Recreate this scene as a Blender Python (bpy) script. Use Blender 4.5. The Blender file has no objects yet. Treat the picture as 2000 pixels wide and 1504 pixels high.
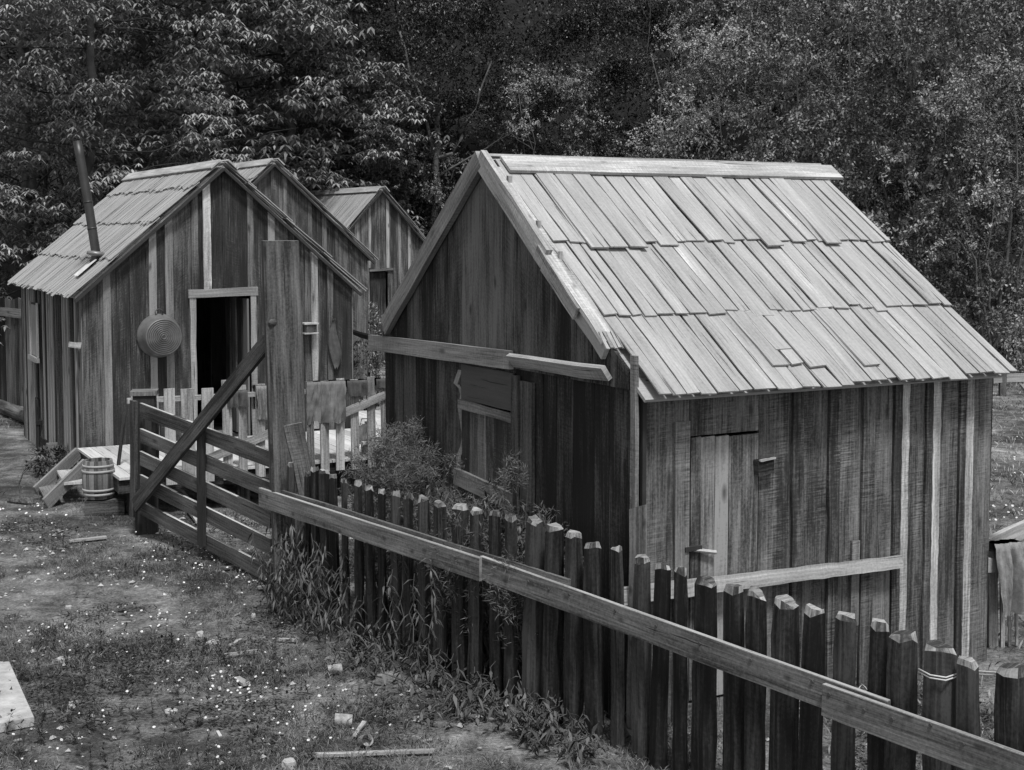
import bpy, math, random
import numpy as np
from mathutils import Vector, Matrix, noise
R = math.radians
rnd = random.Random(7)
S = bpy.context.scene
COL = S.collection

# ------------------------------------------------------------------ camera
F, Y0, HC, PITCH = 2700.0, 624.6, 3.2, R(3.7)
CAM = Vector((0, 0, HC))
def ray(px, py):
    cx, cy = (px-1000)/F, -(py-Y0)/F
    up = Vector((0, math.sin(PITCH), math.cos(PITCH))); fw = Vector((0, math.cos(PITCH), -math.sin(PITCH)))
    return Vector((cx, 0, 0)) + up*cy + fw
def G(px, py, h=0.0):
    d = ray(px, py); return CAM + d*((h-HC)/d.z)
def atY(px, py, Y):
    d = ray(px, py); return CAM + d*(Y/d.y)
def hit(px, py, A, d2):
    """where a sight line meets the upright plane through A along d2: (distance along, height)"""
    d = ray(px, py)
    det = d.x*(-d2.y) + d2.x*d.y
    t = (A.x*(-d2.y) + d2.x*A.y)/det
    p = CAM + d*t
    return (p.x-A.x)*d2.x + (p.y-A.y)*d2.y, p.z
cam_d = bpy.data.cameras.new('camera'); cam = bpy.data.objects.new('camera', cam_d); COL.objects.link(cam)
cam.location = CAM; cam.rotation_euler = (R(90)-PITCH, 0, 0)
cam_d.sensor_width = 36; cam_d.lens = F/2000*36; cam_d.shift_y = -(752-Y0)/2000
cam_d.clip_start = .1; cam_d.clip_end = 500
S.camera = cam

# ------------------------------------------------------------------ materials
def mat_new(name):
    m = bpy.data.materials.new(name); m.use_nodes = True
    nt = m.node_tree; nt.nodes.clear()
    out = nt.nodes.new('ShaderNodeOutputMaterial'); b = nt.nodes.new('ShaderNodeBsdfPrincipled')
    nt.links.new(b.outputs[0], out.inputs[0])
    return m, nt, b
class NT:
    def __init__(s, nt): s.nt = nt
    def n(s, typ, **kw):
        x = s.nt.nodes.new(typ)
        for k, v in kw.items(): setattr(x, k, v)
        return x
    def l(s, a, b): s.nt.links.new(a, b)
    def math(s, op, a, b=None, clamp=False):
        x = s.n('ShaderNodeMath', operation=op); x.use_clamp = clamp
        for i, v in enumerate((a, b)):
            if v is None: continue
            if isinstance(v, (int, float)): x.inputs[i].default_value = v
            else: s.l(v, x.inputs[i])
        return x.outputs[0]
    def noise(s, vec, scale, detail=3, rough=.6, dist=0):
        x = s.n('ShaderNodeTexNoise'); x.inputs['Scale'].default_value = scale
        x.inputs['Detail'].default_value = detail; x.inputs['Roughness'].default_value = rough
        x.inputs['Distortion'].default_value = dist
        s.l(vec, x.inputs['Vector']); return x.outputs['Fac']
    def scaled(s, vec, sc):
        x = s.n('ShaderNodeVectorMath', operation='MULTIPLY'); s.l(vec, x.inputs[0]); x.inputs[1].default_value = sc
        return x.outputs[0]
    def ramp(s, fac, stops):
        x = s.n('ShaderNodeValToRGB'); cr = x.color_ramp
        while len(cr.elements) < len(stops): cr.elements.new(.5)
        for e, (p, v) in zip(cr.elements, stops):
            e.position = p; e.color = (v, v, v, 1)
        s.l(fac, x.inputs[0]); return x.outputs[0]
def wood(name, dark, light, contrast=1.0, tonek=.8, saw=0.0, rough=.85, knots=True, fine=70, bump=.35, spec=.25, kn_=(2.3, .85, .015, .05)):
    m, nt, b = mat_new(name); q = NT(nt)
    uv = q.n('ShaderNodeUVMap').outputs[0]
    at = q.n('ShaderNodeAttribute', attribute_name='tone').outputs['Fac']
    fineg = q.noise(q.scaled(uv, (fine, 1.6, 1)), 1, 4, .65)
    warp = q.noise(q.scaled(uv, (9, .7, 1)), 1, 3, .6, .6)
    blot = q.noise(q.scaled(uv, (5, 1.3, 1)), 1, 4, .6)
    v = q.math('MULTIPLY', q.math('SUBTRACT', fineg, .5), 1.3*contrast)
    v = q.math('ADD', v, q.math('MULTIPLY', q.math('SUBTRACT', warp, .5), 1.1*contrast))
    v = q.math('ADD', v, q.math('MULTIPLY', q.math('SUBTRACT', blot, .5), .8*contrast))
    v = q.math('ADD', v, q.math('MULTIPLY', q.math('SUBTRACT', at, .5), tonek))
    iso = q.noise(q.scaled(uv, (55, 42, 1)), 1, 5, .7)
    v = q.math('ADD', v, q.math('MULTIPLY', q.math('SUBTRACT', iso, .5), .85*contrast))
    sp_ = q.noise(q.scaled(uv, (95, 22, 1)), 1, 2, .5)
    v = q.math('SUBTRACT', v, q.math('MULTIPLY', q.math('SUBTRACT', sp_, .64), 5*contrast, False)) if False else v
    if saw:
        rot = q.n('ShaderNodeVectorRotate'); rot.rotation_type = 'Z_AXIS'; rot.inputs['Angle'].default_value = .05; q.l(uv, rot.inputs['Vector'])
        sn = q.noise(q.scaled(rot.outputs[0], (5.0, 95, 1)), 1, 3, .6)
        msk = q.math('MULTIPLY', q.math('SUBTRACT', q.noise(q.scaled(uv, (6, 1.6, 1)), 1, 3), .42), 4, True)
        ln = q.math('MULTIPLY', q.math('SUBTRACT', sn, .47), q.math('MULTIPLY', msk, saw*2.2))
        v = q.math('ADD', v, ln)
    v = q.math('ADD', v, .5, True)
    if knots:
        vo = q.n('ShaderNodeTexVoronoi'); vo.inputs['Scale'].default_value = 1; vo.voronoi_dimensions = '2D'
        q.l(q.scaled(uv, (kn_[0], kn_[1], 1)), vo.inputs['Vector'])
        kn = q.math('DIVIDE', q.math('SUBTRACT', vo.outputs['Distance'], kn_[2]), kn_[3], True)
        v = q.math('MULTIPLY', v, q.math('ADD', q.math('MULTIPLY', kn, .6), .4))
    col = q.ramp(v, [(0, dark*.45), (.25, dark), (.75, light), (1, light*1.45)])
    # drying cracks
    ck = q.noise(q.scaled(uv, (42, 1.3, 1)), 1, 3, .5)
    ckm = q.math('DIVIDE', q.math('SUBTRACT', ck, .30), .045, True)
    mul = q.n('ShaderNodeMix', data_type='RGBA', blend_type='MULTIPLY'); mul.inputs[0].default_value = .75
    q.l(col, mul.inputs[6]); q.l(ckm, mul.inputs[7])
    q.l(mul.outputs[2], b.inputs['Base Color'])
    b.inputs['Roughness'].default_value = rough; b.inputs['Specular IOR Level'].default_value = spec
    bp = q.n('ShaderNodeBump'); bp.inputs['Strength'].default_value = bump; bp.inputs['Distance'].default_value = .006
    hgt = q.math('ADD', fineg, q.math('MULTIPLY', ckm, .8))
    q.l(hgt, bp.inputs['Height']); q.l(bp.outputs[0], b.inputs['Normal'])
    return m
def plain(name, c, rough=.8, spec=.3, var=.3, scale=8, metal=0, bump=0):
    m, nt, b = mat_new(name); q = NT(nt)
    co = q.n('ShaderNodeTexCoord').outputs['Object']
    n = q.noise(co, scale, 5, .6)
    col = q.ramp(n, [(.25, c*(1-var)), (.75, c*(1+var))])
    q.l(col, b.inputs['Base Color'])
    b.inputs['Roughness'].default_value = rough; b.inputs['Specular IOR Level'].default_value = spec; b.inputs['Metallic'].default_value = metal
    if bump:
        bp = q.n('ShaderNodeBump'); bp.inputs['Strength'].default_value = bump; bp.inputs['Distance'].default_value = .01
        q.l(q.noise(co, scale*4, 4), bp.inputs['Height']); q.l(bp.outputs[0], b.inputs['Normal'])
    return m
def leafm(name, lo, hi, rough=.45, spec=.5):
    m, nt, b = mat_new(name); q = NT(nt)
    at = q.n('ShaderNodeAttribute', attribute_name='tone').outputs['Fac']
    q.l(q.ramp(at, [(0, lo), (1, hi)]), b.inputs['Base Color'])
    b.inputs['Roughness'].default_value = rough; b.inputs['Specular IOR Level'].default_value = spec
    return m
M = dict(
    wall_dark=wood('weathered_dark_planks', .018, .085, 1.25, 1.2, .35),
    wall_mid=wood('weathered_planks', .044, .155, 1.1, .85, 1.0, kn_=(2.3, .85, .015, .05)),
    wall_cabin=wood('cabin_planks', .035, .17, .8, 1.2, .4),
    wall_far=wood('far_planks', .06, .24, 1.2, 1.0, .3),
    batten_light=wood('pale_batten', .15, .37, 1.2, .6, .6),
    shake=wood('split_shakes', .235, .36, .85, .2, 0, .9, False, 85, .6, .15),
    trim=wood('bare_trim_board', .17, .33, 1.0, .5, .7, .85, True, 60, .4, .2, (4, 1.6, .015, .05)),
    trim_mid=wood('weathered_trim_board', .10, .25, .8, .6, .6),
    post=wood('heavy_post_timber', .03, .11, 1.2, .5, .1, .85, True, 50, .6, .2, (2.6, 1.3, .04, .10)),
    gate=wood('gate_timber', .03, .10, 1.1, .6, .1),
    gate_dark=wood('dark_gate_timber', .014, .04, .7, .6, .1),
    picket=wood('dark_split_picket', .009, .038, 1.5, .55, 0, .7, True, 50, .7),
    cut=wood('axe_cut_end_grain', .06, .24, 1.1, .9, 0, .9, False),
    rail=wood('fence_rail_board', .055, .15, 1.25, .5, .15, kn_=(5.5, 3.6, .03, .11)),
    railpale=wood('pale_picket', .12, .3, 1.2, .8, .1),
    deck=wood('deck_boards', .28, .5, .5, .5, 0),
    dark_panel=wood('smooth_panel', .05, .09, .4, .3, 0, .6, False),
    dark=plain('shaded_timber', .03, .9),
    iron=plain('rusted_iron', .05, .6, .4, .5, 12),
    pipe=plain('sooty_stovepipe', .022, .45, .5, .5, 6),
    tin=plain('galvanised_tin', .16, .42, .5, .3, 9, .35),
    rust=plain('weathered_can', .26, .75, .25, .6, 26, .1, .4),
    tinlight=plain('bleached_tin', .55, .6, .4, .3, 9),
    cloth=plain('worn_cloth', .15, .95, .1, .15, 30, 0, .3),
    cloth_dark=plain('dark_cloth', .075, .95, .1, .35, 14, 0, .5),
    sack=plain('burlap_sack', .2, .95, .1, .3, 30, 0, .6),
    stone=plain('pale_stone', .36, .9, .2, .35, 10, 0, .6),
    rope=plain('pale_twine', .5, .9, .1, .2, 40),
    keg=wood('keg_staves', .07, .17, .7, .9, 0),
    hoop=plain('pale_hoop_band', .3, .6, .4, .25, 10),
    white=plain('white_enamel', .45, .35, .5, .08, 6),
    bark=plain('tree_bark', .035, .9, .2, .5, 6, 0, .8),
    barkpale=plain('pale_stem_bark', .10, .9, .2, .4, 8, 0, .5),
    leafA=leafm('drooping_leaves', .008, .34, .5, .4),
    leafB=leafm('small_leaves', .03, .33, .5, .4),
    leafC=leafm('dark_leaves', .006, .045),
    needle=leafm('feathery_foliage', .04, .16, .8, .2),
    grass=leafm('grass_blades', .018, .2, .75, .2),
    meadow=leafm('meadow_grass', .08, .38, .75, .2),
    weed=leafm('weed_leaves', .012, .11, .6, .3),
    petal=leafm('daisy_petals', .5, .85, .8, .1),
    glass=plain('old_window_glass', .25, .2, .5, .2, 4),
)
def ground_material():
    m, nt, b = mat_new('yard_earth'); q = NT(nt)
    co = q.n('ShaderNodeTexCoord').outputs['Object']
    big = q.noise(co, .55, 5, .6, .4)
    mid = q.noise(co, 3.2, 6, .7, .3)
    fin = q.noise(co, 38, 6, .75)
    v = q.math('ADD', q.math('MULTIPLY', big, .5), q.math('ADD', q.math('MULTIPLY', mid, .5), q.math('MULTIPLY', fin, .45)))
    col = q.ramp(v, [(.52, .018), (.67, .06), (.78, .18), (.9, .4)])
    q.l(col, b.inputs['Base Color']); b.inputs['Roughness'].default_value = .95; b.inputs['Specular IOR Level'].default_value = .1
    bp = q.n('ShaderNodeBump'); bp.inputs['Strength'].default_value = .8; bp.inputs['Distance'].default_value = .03
    q.l(q.math('ADD', fin, mid), bp.inputs['Height']); q.l(bp.outputs[0], b.inputs['Normal'])
    return m
M['ground'] = ground_material()
M['hill'] = plain('forest_floor', .02, .95, .1, .4, 2)

# ------------------------------------------------------------------ mesh builder
class MB:
    def __init__(s): s.v = []; s.f = []; s.uv = []; s.t = []; s.mi = []
    def face(s, idx, uvs, tone, mi=0):
        s.f.append(idx); s.uv += uvs; s.t.append(tone); s.mi.append(mi)
    def board(s, a, b, wdir, w, t, tone=None, seg=4, wav=.004, w2=None, bow=0, endmi=0, skew=0):
        """plank from a to b; wdir = across its face, thickness along the face normal"""
        a, b = Vector(a), Vector(b); L = (b-a).length; d = (b-a)/L
        wd = (Vector(wdir) - d*Vector(wdir).dot(d)).normalized(); n = d.cross(wd)
        if tone is None: tone = rnd.random()
        if w2 is None: w2 = w
        u0, v0 = rnd.uniform(0, 60), rnd.uniform(0, 60)
        base = len(s.v)
        for i in range(seg+1):
            k = i/seg; c = a + d*(L*k) + n*(bow*4*k*(1-k)); ww = w+(w2-w)*k
            e1 = rnd.uniform(-wav, wav); e2 = rnd.uniform(-wav, wav); e3 = rnd.uniform(-wav, wav)*.5
            sk = d*skew*(.5 if i in (0, seg) else 0)
            for (sw, st, ee) in ((-1, -1, e1), (1, -1, e2), (1, 1, e2), (-1, 1, e1)):
                s.v.append(c + wd*(sw*ww/2+ee) + n*(st*t/2+e3) + sk*sw)
        per = [0, w, w+t, 2*w+t, 2*w+2*t]
        for i in range(seg):
            for j in range(4):
                p, q_ = base+i*4+j, base+i*4+(j+1) % 4
                va, vb = v0+L*i/seg, v0+L*(i+1)/seg
                s.face((p, q_, q_+4, p+4), [(u0+per[j], va), (u0+per[j+1], va), (u0+per[j+1], vb), (u0+per[j], vb)], tone)
        for ring, order in ((base, (3, 2, 1, 0)), (base+seg*4, (0, 1, 2, 3))):
            uvq = [(u0, v0), (u0+w, v0), (u0+w, v0+t), (u0, v0+t)]
            s.face(tuple(ring+k for k in order), uvq, min(1, tone+.25), endmi)
        return s
    def prism(s, ring_lo, ring_hi, tone=.5, mi=0, cap=True):
        """closed prism between two vertex rings"""
        n = len(ring_lo); base = len(s.v); s.v += [Vector(p) for p in ring_lo] + [Vector(p) for p in ring_hi]
        u0, v0 = rnd.uniform(0, 60), rnd.uniform(0, 60); acc = 0
        for j in range(n):
            a, b = Vector(ring_lo[j]), Vector(ring_lo[(j+1) % n]); w = (b-a).length; h = (Vector(ring_hi[j])-a).length
            j2 = (j+1) % n
            s.face((base+j, base+j2, base+n+j2, base+n+j), [(u0+acc, v0), (u0+acc+w, v0), (u0+acc+w, v0+h), (u0+acc, v0+h)], tone, mi); acc += w
        if cap:
            s.face(tuple(base+j for j in reversed(range(n))), [(u0+j*.03, v0) for j in range(n)], tone, mi)
            s.face(tuple(base+n+j for j in range(n)), [(u0+j*.03, v0) for j in range(n)], tone, mi)
    def box(s, c, size, tone=.5, rot=0, mi=0):
        c = Vector(c); x, y, z = [k/2 for k in size]
        def P(a, b, d):
            return c + Matrix.Rotation(rot, 3, 'Z') @ Vector((a, b, d))
        lo = [P(-x, -y, -z), P(x, -y, -z), P(x, y, -z), P(-x, y, -z)]; hi = [P(-x, -y, z), P(x, -y, z), P(x, y, z), P(-x, y, z)]
        s.prism(lo, hi, tone, mi)
    def tube(s, pts, rad, sides=8, tone=.5, mi=0, cap=True):
        pts = [Vector(p) for p in pts]
        if not isinstance(rad, (list, tuple)): rad = [rad]*len(pts)
        base = len(s.v); u0 = rnd.uniform(0, 50); L = 0; ls = [0]
        for i in range(1, len(pts)): L += (pts[i]-pts[i-1]).length; ls.append(L)
        for i, p in enumerate(pts):
            d = (pts[min(i+1, len(pts)-1)] - pts[max(i-1, 0)]).normalized()
            ref = Vector((0, 0, 1)) if abs(d.z) < .9 else Vector((1, 0, 0))
            x = d.cross(ref).normalized(); y = d.cross(x)
            for k in range(sides):
                a = 2*math.pi*k/sides; s.v.append(p + (x*math.cos(a)+y*math.sin(a))*rad[i])
        for i in range(len(pts)-1):
            for k in range(sides):
                k2 = (k+1) % sides; w = 2*math.pi*rad[i]/sides
                s.face((base+i*sides+k, base+(i+1)*sides+k, base+(i+1)*sides+k2, base+i*sides+k2),
                       [(u0+k*w, ls[i]), (u0+k*w, ls[i+1]), (u0+(k+1)*w, ls[i+1]), (u0+(k+1)*w, ls[i])], tone, mi)
        if cap:
            s.face(tuple(base+k for k in range(sides)), [(u0, 0)]*sides, tone, mi)
            s.face(tuple(base+(len(pts)-1)*sides+k for k in reversed(range(sides))), [(u0, 0)]*sides, tone, mi)
    def lathe(s, prof, org, axis, sides=32, tone=.5, mi=0):
        """prof = [(radius, distance along axis)]"""
        org = Vector(org); axis = Vector(axis).normalized()
        ref = Vector((0, 0, 1)) if abs(axis.z) < .9 else Vector((1, 0, 0))
        x = axis.cross(ref).normalized(); y = axis.cross(x); base = len(s.v)
        for r, h in prof:
            for k in range(sides):
                a = 2*math.pi*k/sides; s.v.append(org + axis*h + (x*math.cos(a)+y*math.sin(a))*r)
        for i in range(len(prof)-1):
            for k in range(sides):
                k2 = (k+1) % sides
                u = k/sides*2*math.pi*.2; u2 = (k+1)/sides*2*math.pi*.2
                s.face((base+i*sides+k, base+i*sides+k2, base+(i+1)*sides+k2, base+(i+1)*sides+k),
                       [(u, prof[i][1]), (u2, prof[i][1]), (u2, prof[i+1][1]), (u, prof[i+1][1])], tone, mi)
    def build(s, name, mats, parent=None, smooth=False):
        me = bpy.data.meshes.new(name); me.from_pydata([tuple(p) for p in s.v], [], s.f)
        uvl = me.uv_layers.new(name='UVMap'); uvl.data.foreach_set('uv', [c for p in s.uv for c in p])
        at = me.attributes.new('tone', 'FLOAT', 'FACE'); at.data.foreach_set('value', s.t)
        if not isinstance(mats, (list, tuple)): mats = [mats]
        for m in mats: me.materials.append(m)
        me.polygons.foreach_set('material_index', s.mi)
        if smooth: me.polygons.foreach_set('use_smooth', [True]*len(s.f))
        o = bpy.data.objects.new(name, me); COL.objects.link(o)
        if parent: o.parent = parent
        return o
def empty(name, loc, rz=0):
    o = bpy.data.objects.new(name, None); COL.objects.link(o); o.location = loc; o.rotation_euler = (0, 0, rz); o.empty_display_size = .2
    return o
def tag(o, label=None, cat=None, group=None, kind=None):
    if label: o['label'] = label
    if cat: o['category'] = cat
    if group: o['group'] = group
    if kind: o['kind'] = kind
    return o
def copy_tree(o, parent=None):
    c = o.copy(); COL.objects.link(c)
    if parent: c.parent = parent
    for ch in [x for x in bpy.data.objects if x.parent == o]: copy_tree(ch, c)
    return c

# ------------------------------------------------------------------ main directions
TH = R(28.2)
U = Vector((math.cos(TH), math.sin(TH), 0))      # away to the right
V = Vector((-math.sin(TH), math.cos(TH), 0))     # away to the left

# ------------------------------------------------------------------ ground
def gz(x, y):
    return .03*noise.noise(Vector((x*.5, y*.5, 3))) + .012*noise.noise(Vector((x*2.1, y*2.1, 9)))
def ground():
    m = MB(); xs = sorted(set([-90, -60, -40, -30, -20]+[i*.35-12 for i in range(80)]+[20, 30, 45, 60, 90])); ys = sorted(set([-20, -10, 0]+[4+i*.35 for i in range(80)]+[34, 40, 50]))
    for y in ys:
        for x in xs: m.v.append((x, y, gz(x, y)))
    nx = len(xs)
    for j in range(len(ys)-1):
        for i in range(nx-1):
            a = j*nx+i; m.face((a, a+1, a+nx+1, a+nx), [(0, 0)]*4, .5)
    o = m.build('ground', M['ground'], smooth=True); tag(o, kind='structure')
    h = MB(); xs = [i*4-92 for i in range(47)]; prof = [(37, -.2), (39, 1.0), (43, 4), (48, 8), (54, 13), (62, 19), (72, 25)]
    for (y, z) in prof:
        for x in xs: h.v.append((x, y + 2*noise.noise(Vector((x*.1, y*.1, 0))), z + 1.2*noise.noise(Vector((x*.15, y*.15, 5)))*(z > 0)))
    nx = len(xs)
    for j in range(len(prof)-1):
        for i in range(nx-1):
            a = j*nx+i; h.face((a, a+1, a+nx+1, a+nx), [(0, 0)]*4, .5)
    tag(h.build('hillside', M['hill'], smooth=True), kind='structure')
ground()

# ------------------------------------------------------------------ building helpers (local frame: X along gable wall, Y back along ridge)
def vboard(mb, s0, s1, z0, za, zb, axis, off, t, tone=None, seg=5, wav=.004):
    """upright board; axis 'x': lies in plane y=off; axis 'y': lies in plane x=off; za/zb = top heights at s0/s1"""
    if tone is None: tone = rnd.random()
    u0, v0 = rnd.uniform(0, 60), rnd.uniform(0, 60); base = len(mb.v); w = s1-s0
    for i in range(seg+1):
        k = i/seg; e1, e2, e3 = (rnd.uniform(-wav, wav) for _ in range(3))
        for (sv, zt, e, tt) in ((s0, za, e1, -t/2), (s1, zb, e2, -t/2), (s1, zb, e2, t/2), (s0, za, e1, t/2)):
            z = z0 + (zt-z0)*k; o = off+tt+e3*.3
            mb.v.append(Vector((sv+e, o, z)) if axis == 'x' else Vector((o, sv+e, z)))
    per = [0, w, w+t, 2*w+t, 2*w+2*t]; L = max(za, zb)-z0
    for i in range(seg):
        for j in range(4):
            p, q_ = base+i*4+j, base+i*4+(j+1) % 4; va, vb = v0+L*i/seg, v0+L*(i+1)/seg
            mb.face((p, q_, q_+4, p+4), [(u0+per[j], va), (u0+per[j+1], va), (u0+per[j+1], vb), (u0+per[j], vb)], tone)
    for ring, order in ((base, (3, 2, 1, 0)), (base+seg*4, (0, 1, 2, 3))):
        mb.face(tuple(ring+k for k in order), [(u0, v0), (u0+w, v0), (u0+w, v0+t), (u0, v0+t)], tone)
def board_wall(mb, s0, s1, z0, top, axis, off, brk=(), wr=(.16, .26), openings=(), t=.022, tones=None, battens=False, outdir=-1, btone=None, bw=.06):
    edges = [s0]; stops = sorted([b for b in brk if s0 < b < s1]+[s1])
    for st in stops:
        while st-edges[-1] > wr[1]*1.25:
            edges.append(edges[-1]+rnd.uniform(*wr))
        edges.append(st)
    for a, b in zip(edges[:-1], edges[1:]):
        if b-a < .01: continue
        mid = (a+b)/2; tone = rnd.random() if tones is None else tones(mid)
        jog = rnd.uniform(-.004, .004)
        segs = [(z0, None)]
        op = [o for o in openings if o[0]-.001 <= mid <= o[1]+.001]
        if op:
            o = op[0]
            if o[2] > z0+.02: vboard(mb, a+.002, b-.002, z0, o[2], o[2], axis, off+jog, t, tone)
            if o[3] < max(top(a), top(b)): vboard(mb, a+.002, b-.002, o[3], max(top(a), o[3]+.01), max(top(b), o[3]+.01), axis, off+jog, t, tone)
        else:
            vboard(mb, a+.002, b-.002, z0, top(a), top(b), axis, off+jog, t, tone)
    if battens:
        for e in edges[1:-1]:
            if battens == 'some' and rnd.random() < .2: continue
            w = bw*rnd.uniform(.7, 1.2); tn = rnd.random() if btone is None else btone(e)
            op = [o for o in openings if o[0]-.03 <= e <= o[1]+.03]
            zz = op[0][3]+.08 if op else z0
            if top(e)-zz < .1: continue
            vboard(mb, e-w/2, e+w/2, zz, top(e-w/2)-.01, top(e+w/2)-.01, axis, off+outdir*(t/2+.011), .02, tn, wav=.006)
    return edges
def shake_roof(mb, W, L, hr, xe, he, side, fo, bo, courses, wr=(.09, .17), slip=.03, lift=.02, gap=.004, extra=()):
    """side=+1 slope towards +x; courses = fractions of slope where each course ends; y from -fo to L+bo"""
    top = Vector((W/2, 0, hr)); ev = Vector((W/2+side*(xe), 0, he)); d = (ev-top); SL = d.length; d.normalize()
    n = Vector((-d.z*side, 0, d.x*side)) if side > 0 else Vector((d.z, 0, -d.x))
    if n.z < 0: n = -n
    prev = 0
    for ci, c in enumerate(courses):
        y = -fo
        while y < L+bo-.02:
            w = rnd.uniform(*wr)
            if y+w > L+bo-.05: w = L+bo-y
            st = max(0, prev-.12/SL)*SL; en = c*SL + rnd.gauss(0, slip*.35) + (rnd.uniform(0, slip) if rnd.random() < .2 else 0)
            lf = (len(courses)-ci)*.0
            sk = rnd.uniform(-.006, .006)
            a = top + d*st + n*(.030+.008) + Vector((0, y+w/2+sk, 0)); b = top + d*en + n*(.030+lift+rnd.uniform(0, .012)) + Vector((0, y+w/2-sk, 0))
            mb.board(a, b, (0, 1, 0), w-gap*rnd.uniform(.6, 2.6), .0105, seg=5, wav=.003, bow=rnd.uniform(-.006, .008), skew=rnd.uniform(-.012, .012))
            y += w
        prev = c
    for (yc, w, st, en, ang, tn) in extra:        # slipped or added single shakes
        a = top + d*(st*SL) + n*.052 + Vector((0, yc, 0)); b = top + d*(en*SL) + n*.078 + Vector((0, yc+ang, 0))
        mb.board(a, b, (0, 1, 0), w, .013, tn, seg=3, wav=.004, skew=rnd.uniform(-.02, .02))
    return top, d, n, SL
def roof_deck(mb, W, L, hr, xe, he, side, fo, bo):
    top = Vector((W/2, 0, hr)); ev = Vector((W/2+side*xe, 0, he)); d = (ev-top).normalized(); SL = (ev-top).length
    k = 0
    while k*.22 < SL-.05:
        w = min(.2, SL-.03-k*.22)
        c = top + d*(k*.22+w/2)
        mb.board(c+Vector((0, -fo+.03, 0)), c+Vector((0, L+bo-.03, 0)), d, w+.018, .022, .2, seg=1, wav=.001); k += 1

# ------------------------------------------------------------------ NEAR SHED
C0 = G(1238, 1430)
SW, SLn = 4.0, 3.12
FL = C0 + V*SW
shed = empty('wooden_shed', FL, math.atan2(-V.y, -V.x))
tag(shed, 'nearest plank shed with pale shake roof beside the picket fence', 'shed', 'plank outbuildings of the camp')
HR, HE, HW = 3.70, 2.13, 2.30         # ridge, eave edge, wall top
XE = SW/2+.2
def gtop(x): return HR-.06 - abs(x-SW/2)*(HR-.06-HW)/(SW/2)
def gs(px, py):                        # gable plane -> local x, z
    s, z = hit(px, py, FL, -V); return s, z
def ls(px, py):                        # long wall plane -> local y, z
    s, z = hit(px, py, C0, U); return s, z
# gable wall
w0 = gs(905, 760)[0]; w1 = gs(1010, 760)[0]
gm = MB()
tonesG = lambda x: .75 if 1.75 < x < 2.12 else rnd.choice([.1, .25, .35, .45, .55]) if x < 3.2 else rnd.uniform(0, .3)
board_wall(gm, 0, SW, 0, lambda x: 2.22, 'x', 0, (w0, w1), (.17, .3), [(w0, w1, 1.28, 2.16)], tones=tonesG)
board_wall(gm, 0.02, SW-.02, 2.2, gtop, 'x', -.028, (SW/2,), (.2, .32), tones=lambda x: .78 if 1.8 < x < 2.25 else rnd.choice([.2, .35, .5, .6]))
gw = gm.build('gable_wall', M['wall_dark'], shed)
# horizontal board nailed across the gable
bd = MB(); a = gs(738, 668); b = gs(1016, 702)
bd.board((a[0], -.075, a[1]), (b[0], -.075, b[1]), (0, 0, 1), .135, .035, .55, wav=.003)
bd.build('cross_board', M['trim_mid'], shed)
bd = MB(); a = gs(1018, 702); b = gs(1212, 736)
bd.board((a[0], -.085, a[1]), (b[0]-.03, -.085, b[1]+.02), (0, -.5, .75), .10, .035, .95, wav=.005)
tag(bd.build('cross_board', M['trim_mid'], shed), 'narrower tilted cross board with broken end')
# shutter in gable wall
sh = MB(); n = 6
for i in range(n):
    x0 = w0+.03+(w1-w0-.06)*i/n; x1 = w0+.03+(w1-w0-.06)*(i+1)/n
    vboard(sh, x0+.002, x1-.002, 1.30, 1.83+rnd.uniform(-.015, .015), 1.83+rnd.uniform(-.015, .015), 'x', -.02, .02, rnd.uniform(.1, .55))
sh.build('window_shutter', M['wall_cabin'], shed)
sh = MB(); sh.board((w0+.02, -.02, 2.02), (w1-.02, -.02, 2.02), (0, 0, 1), .28, .02, .35, wav=.002)
tag(sh.build('window_panel', M['dark_panel'], shed), 'smooth dark panel above the boarded window')
fr = MB()
fr.board((w0, -.035, 1.845), (w1, -.035, 1.83), (0, 0, 1), .07, .03, .6)
fr.build('window_rail', M['wall_mid'], shed)
fr = MB(); fr.board((w0-.06, -.04, 1.26), (w1+.02, -.04, 1.22), (0, 0, 1), .13, .035, .8)
fr.build('window_sill', M['wall_mid'], shed)
fr = MB(); fr.board((w1+.05, -.035, 1.0), (w1+.04, -.035, 2.15), (1, 0, 0), .09, .03, .5)
fr.board((w1+.22, -.03, .1), (w1+.21, -.03, 2.12), (1, 0, 0), .19, .02, .5)
fr.build('window_post', M['wall_dark'], shed)
# split, wavy strip on the left of the window
st = MB(); ring = []
pts = [(900, 722), (895, 736), (891, 748), (901, 758), (904, 770), (900, 800), (904, 826), (908, 850), (904, 872), (897, 890), (893, 940), (890, 985)]
for i in range(len(pts)-1):
    for q_ in (0,):
        (ax, az), (bx, bz) = gs(*pts[i]), gs(*pts[i+1])
        lo = [(bx, -.012, bz), (bx+.07, -.012, bz), (bx+.07, -.024, bz), (bx, -.024, bz)]
        hi = [(ax, -.012, az), (ax+.07, -.012, az), (ax+.07, -.024, az), (ax, -.024, az)]
        st.prism(lo, hi, .55)
tag(st.build('split_strip', M['trim_mid'], shed), 'pale jagged strip where a board has split')
# corner boards
cb = MB(); cb.board((SW+.035, -.03, 0), (SW+.035, -.03, 2.42), (1, 0, 0), .05, .03, .8, seg=6, wav=.008)
cb.build('corner_board', M['wall_mid'], shed)
cb = MB(); cb.board((SW+.02, .045, 0), (SW+.02, .045, 2.2), (0, 1, 0), .03, .03, .1, seg=6, wav=.003)
cb.build('corner_board', M['dark'], shed)
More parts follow.
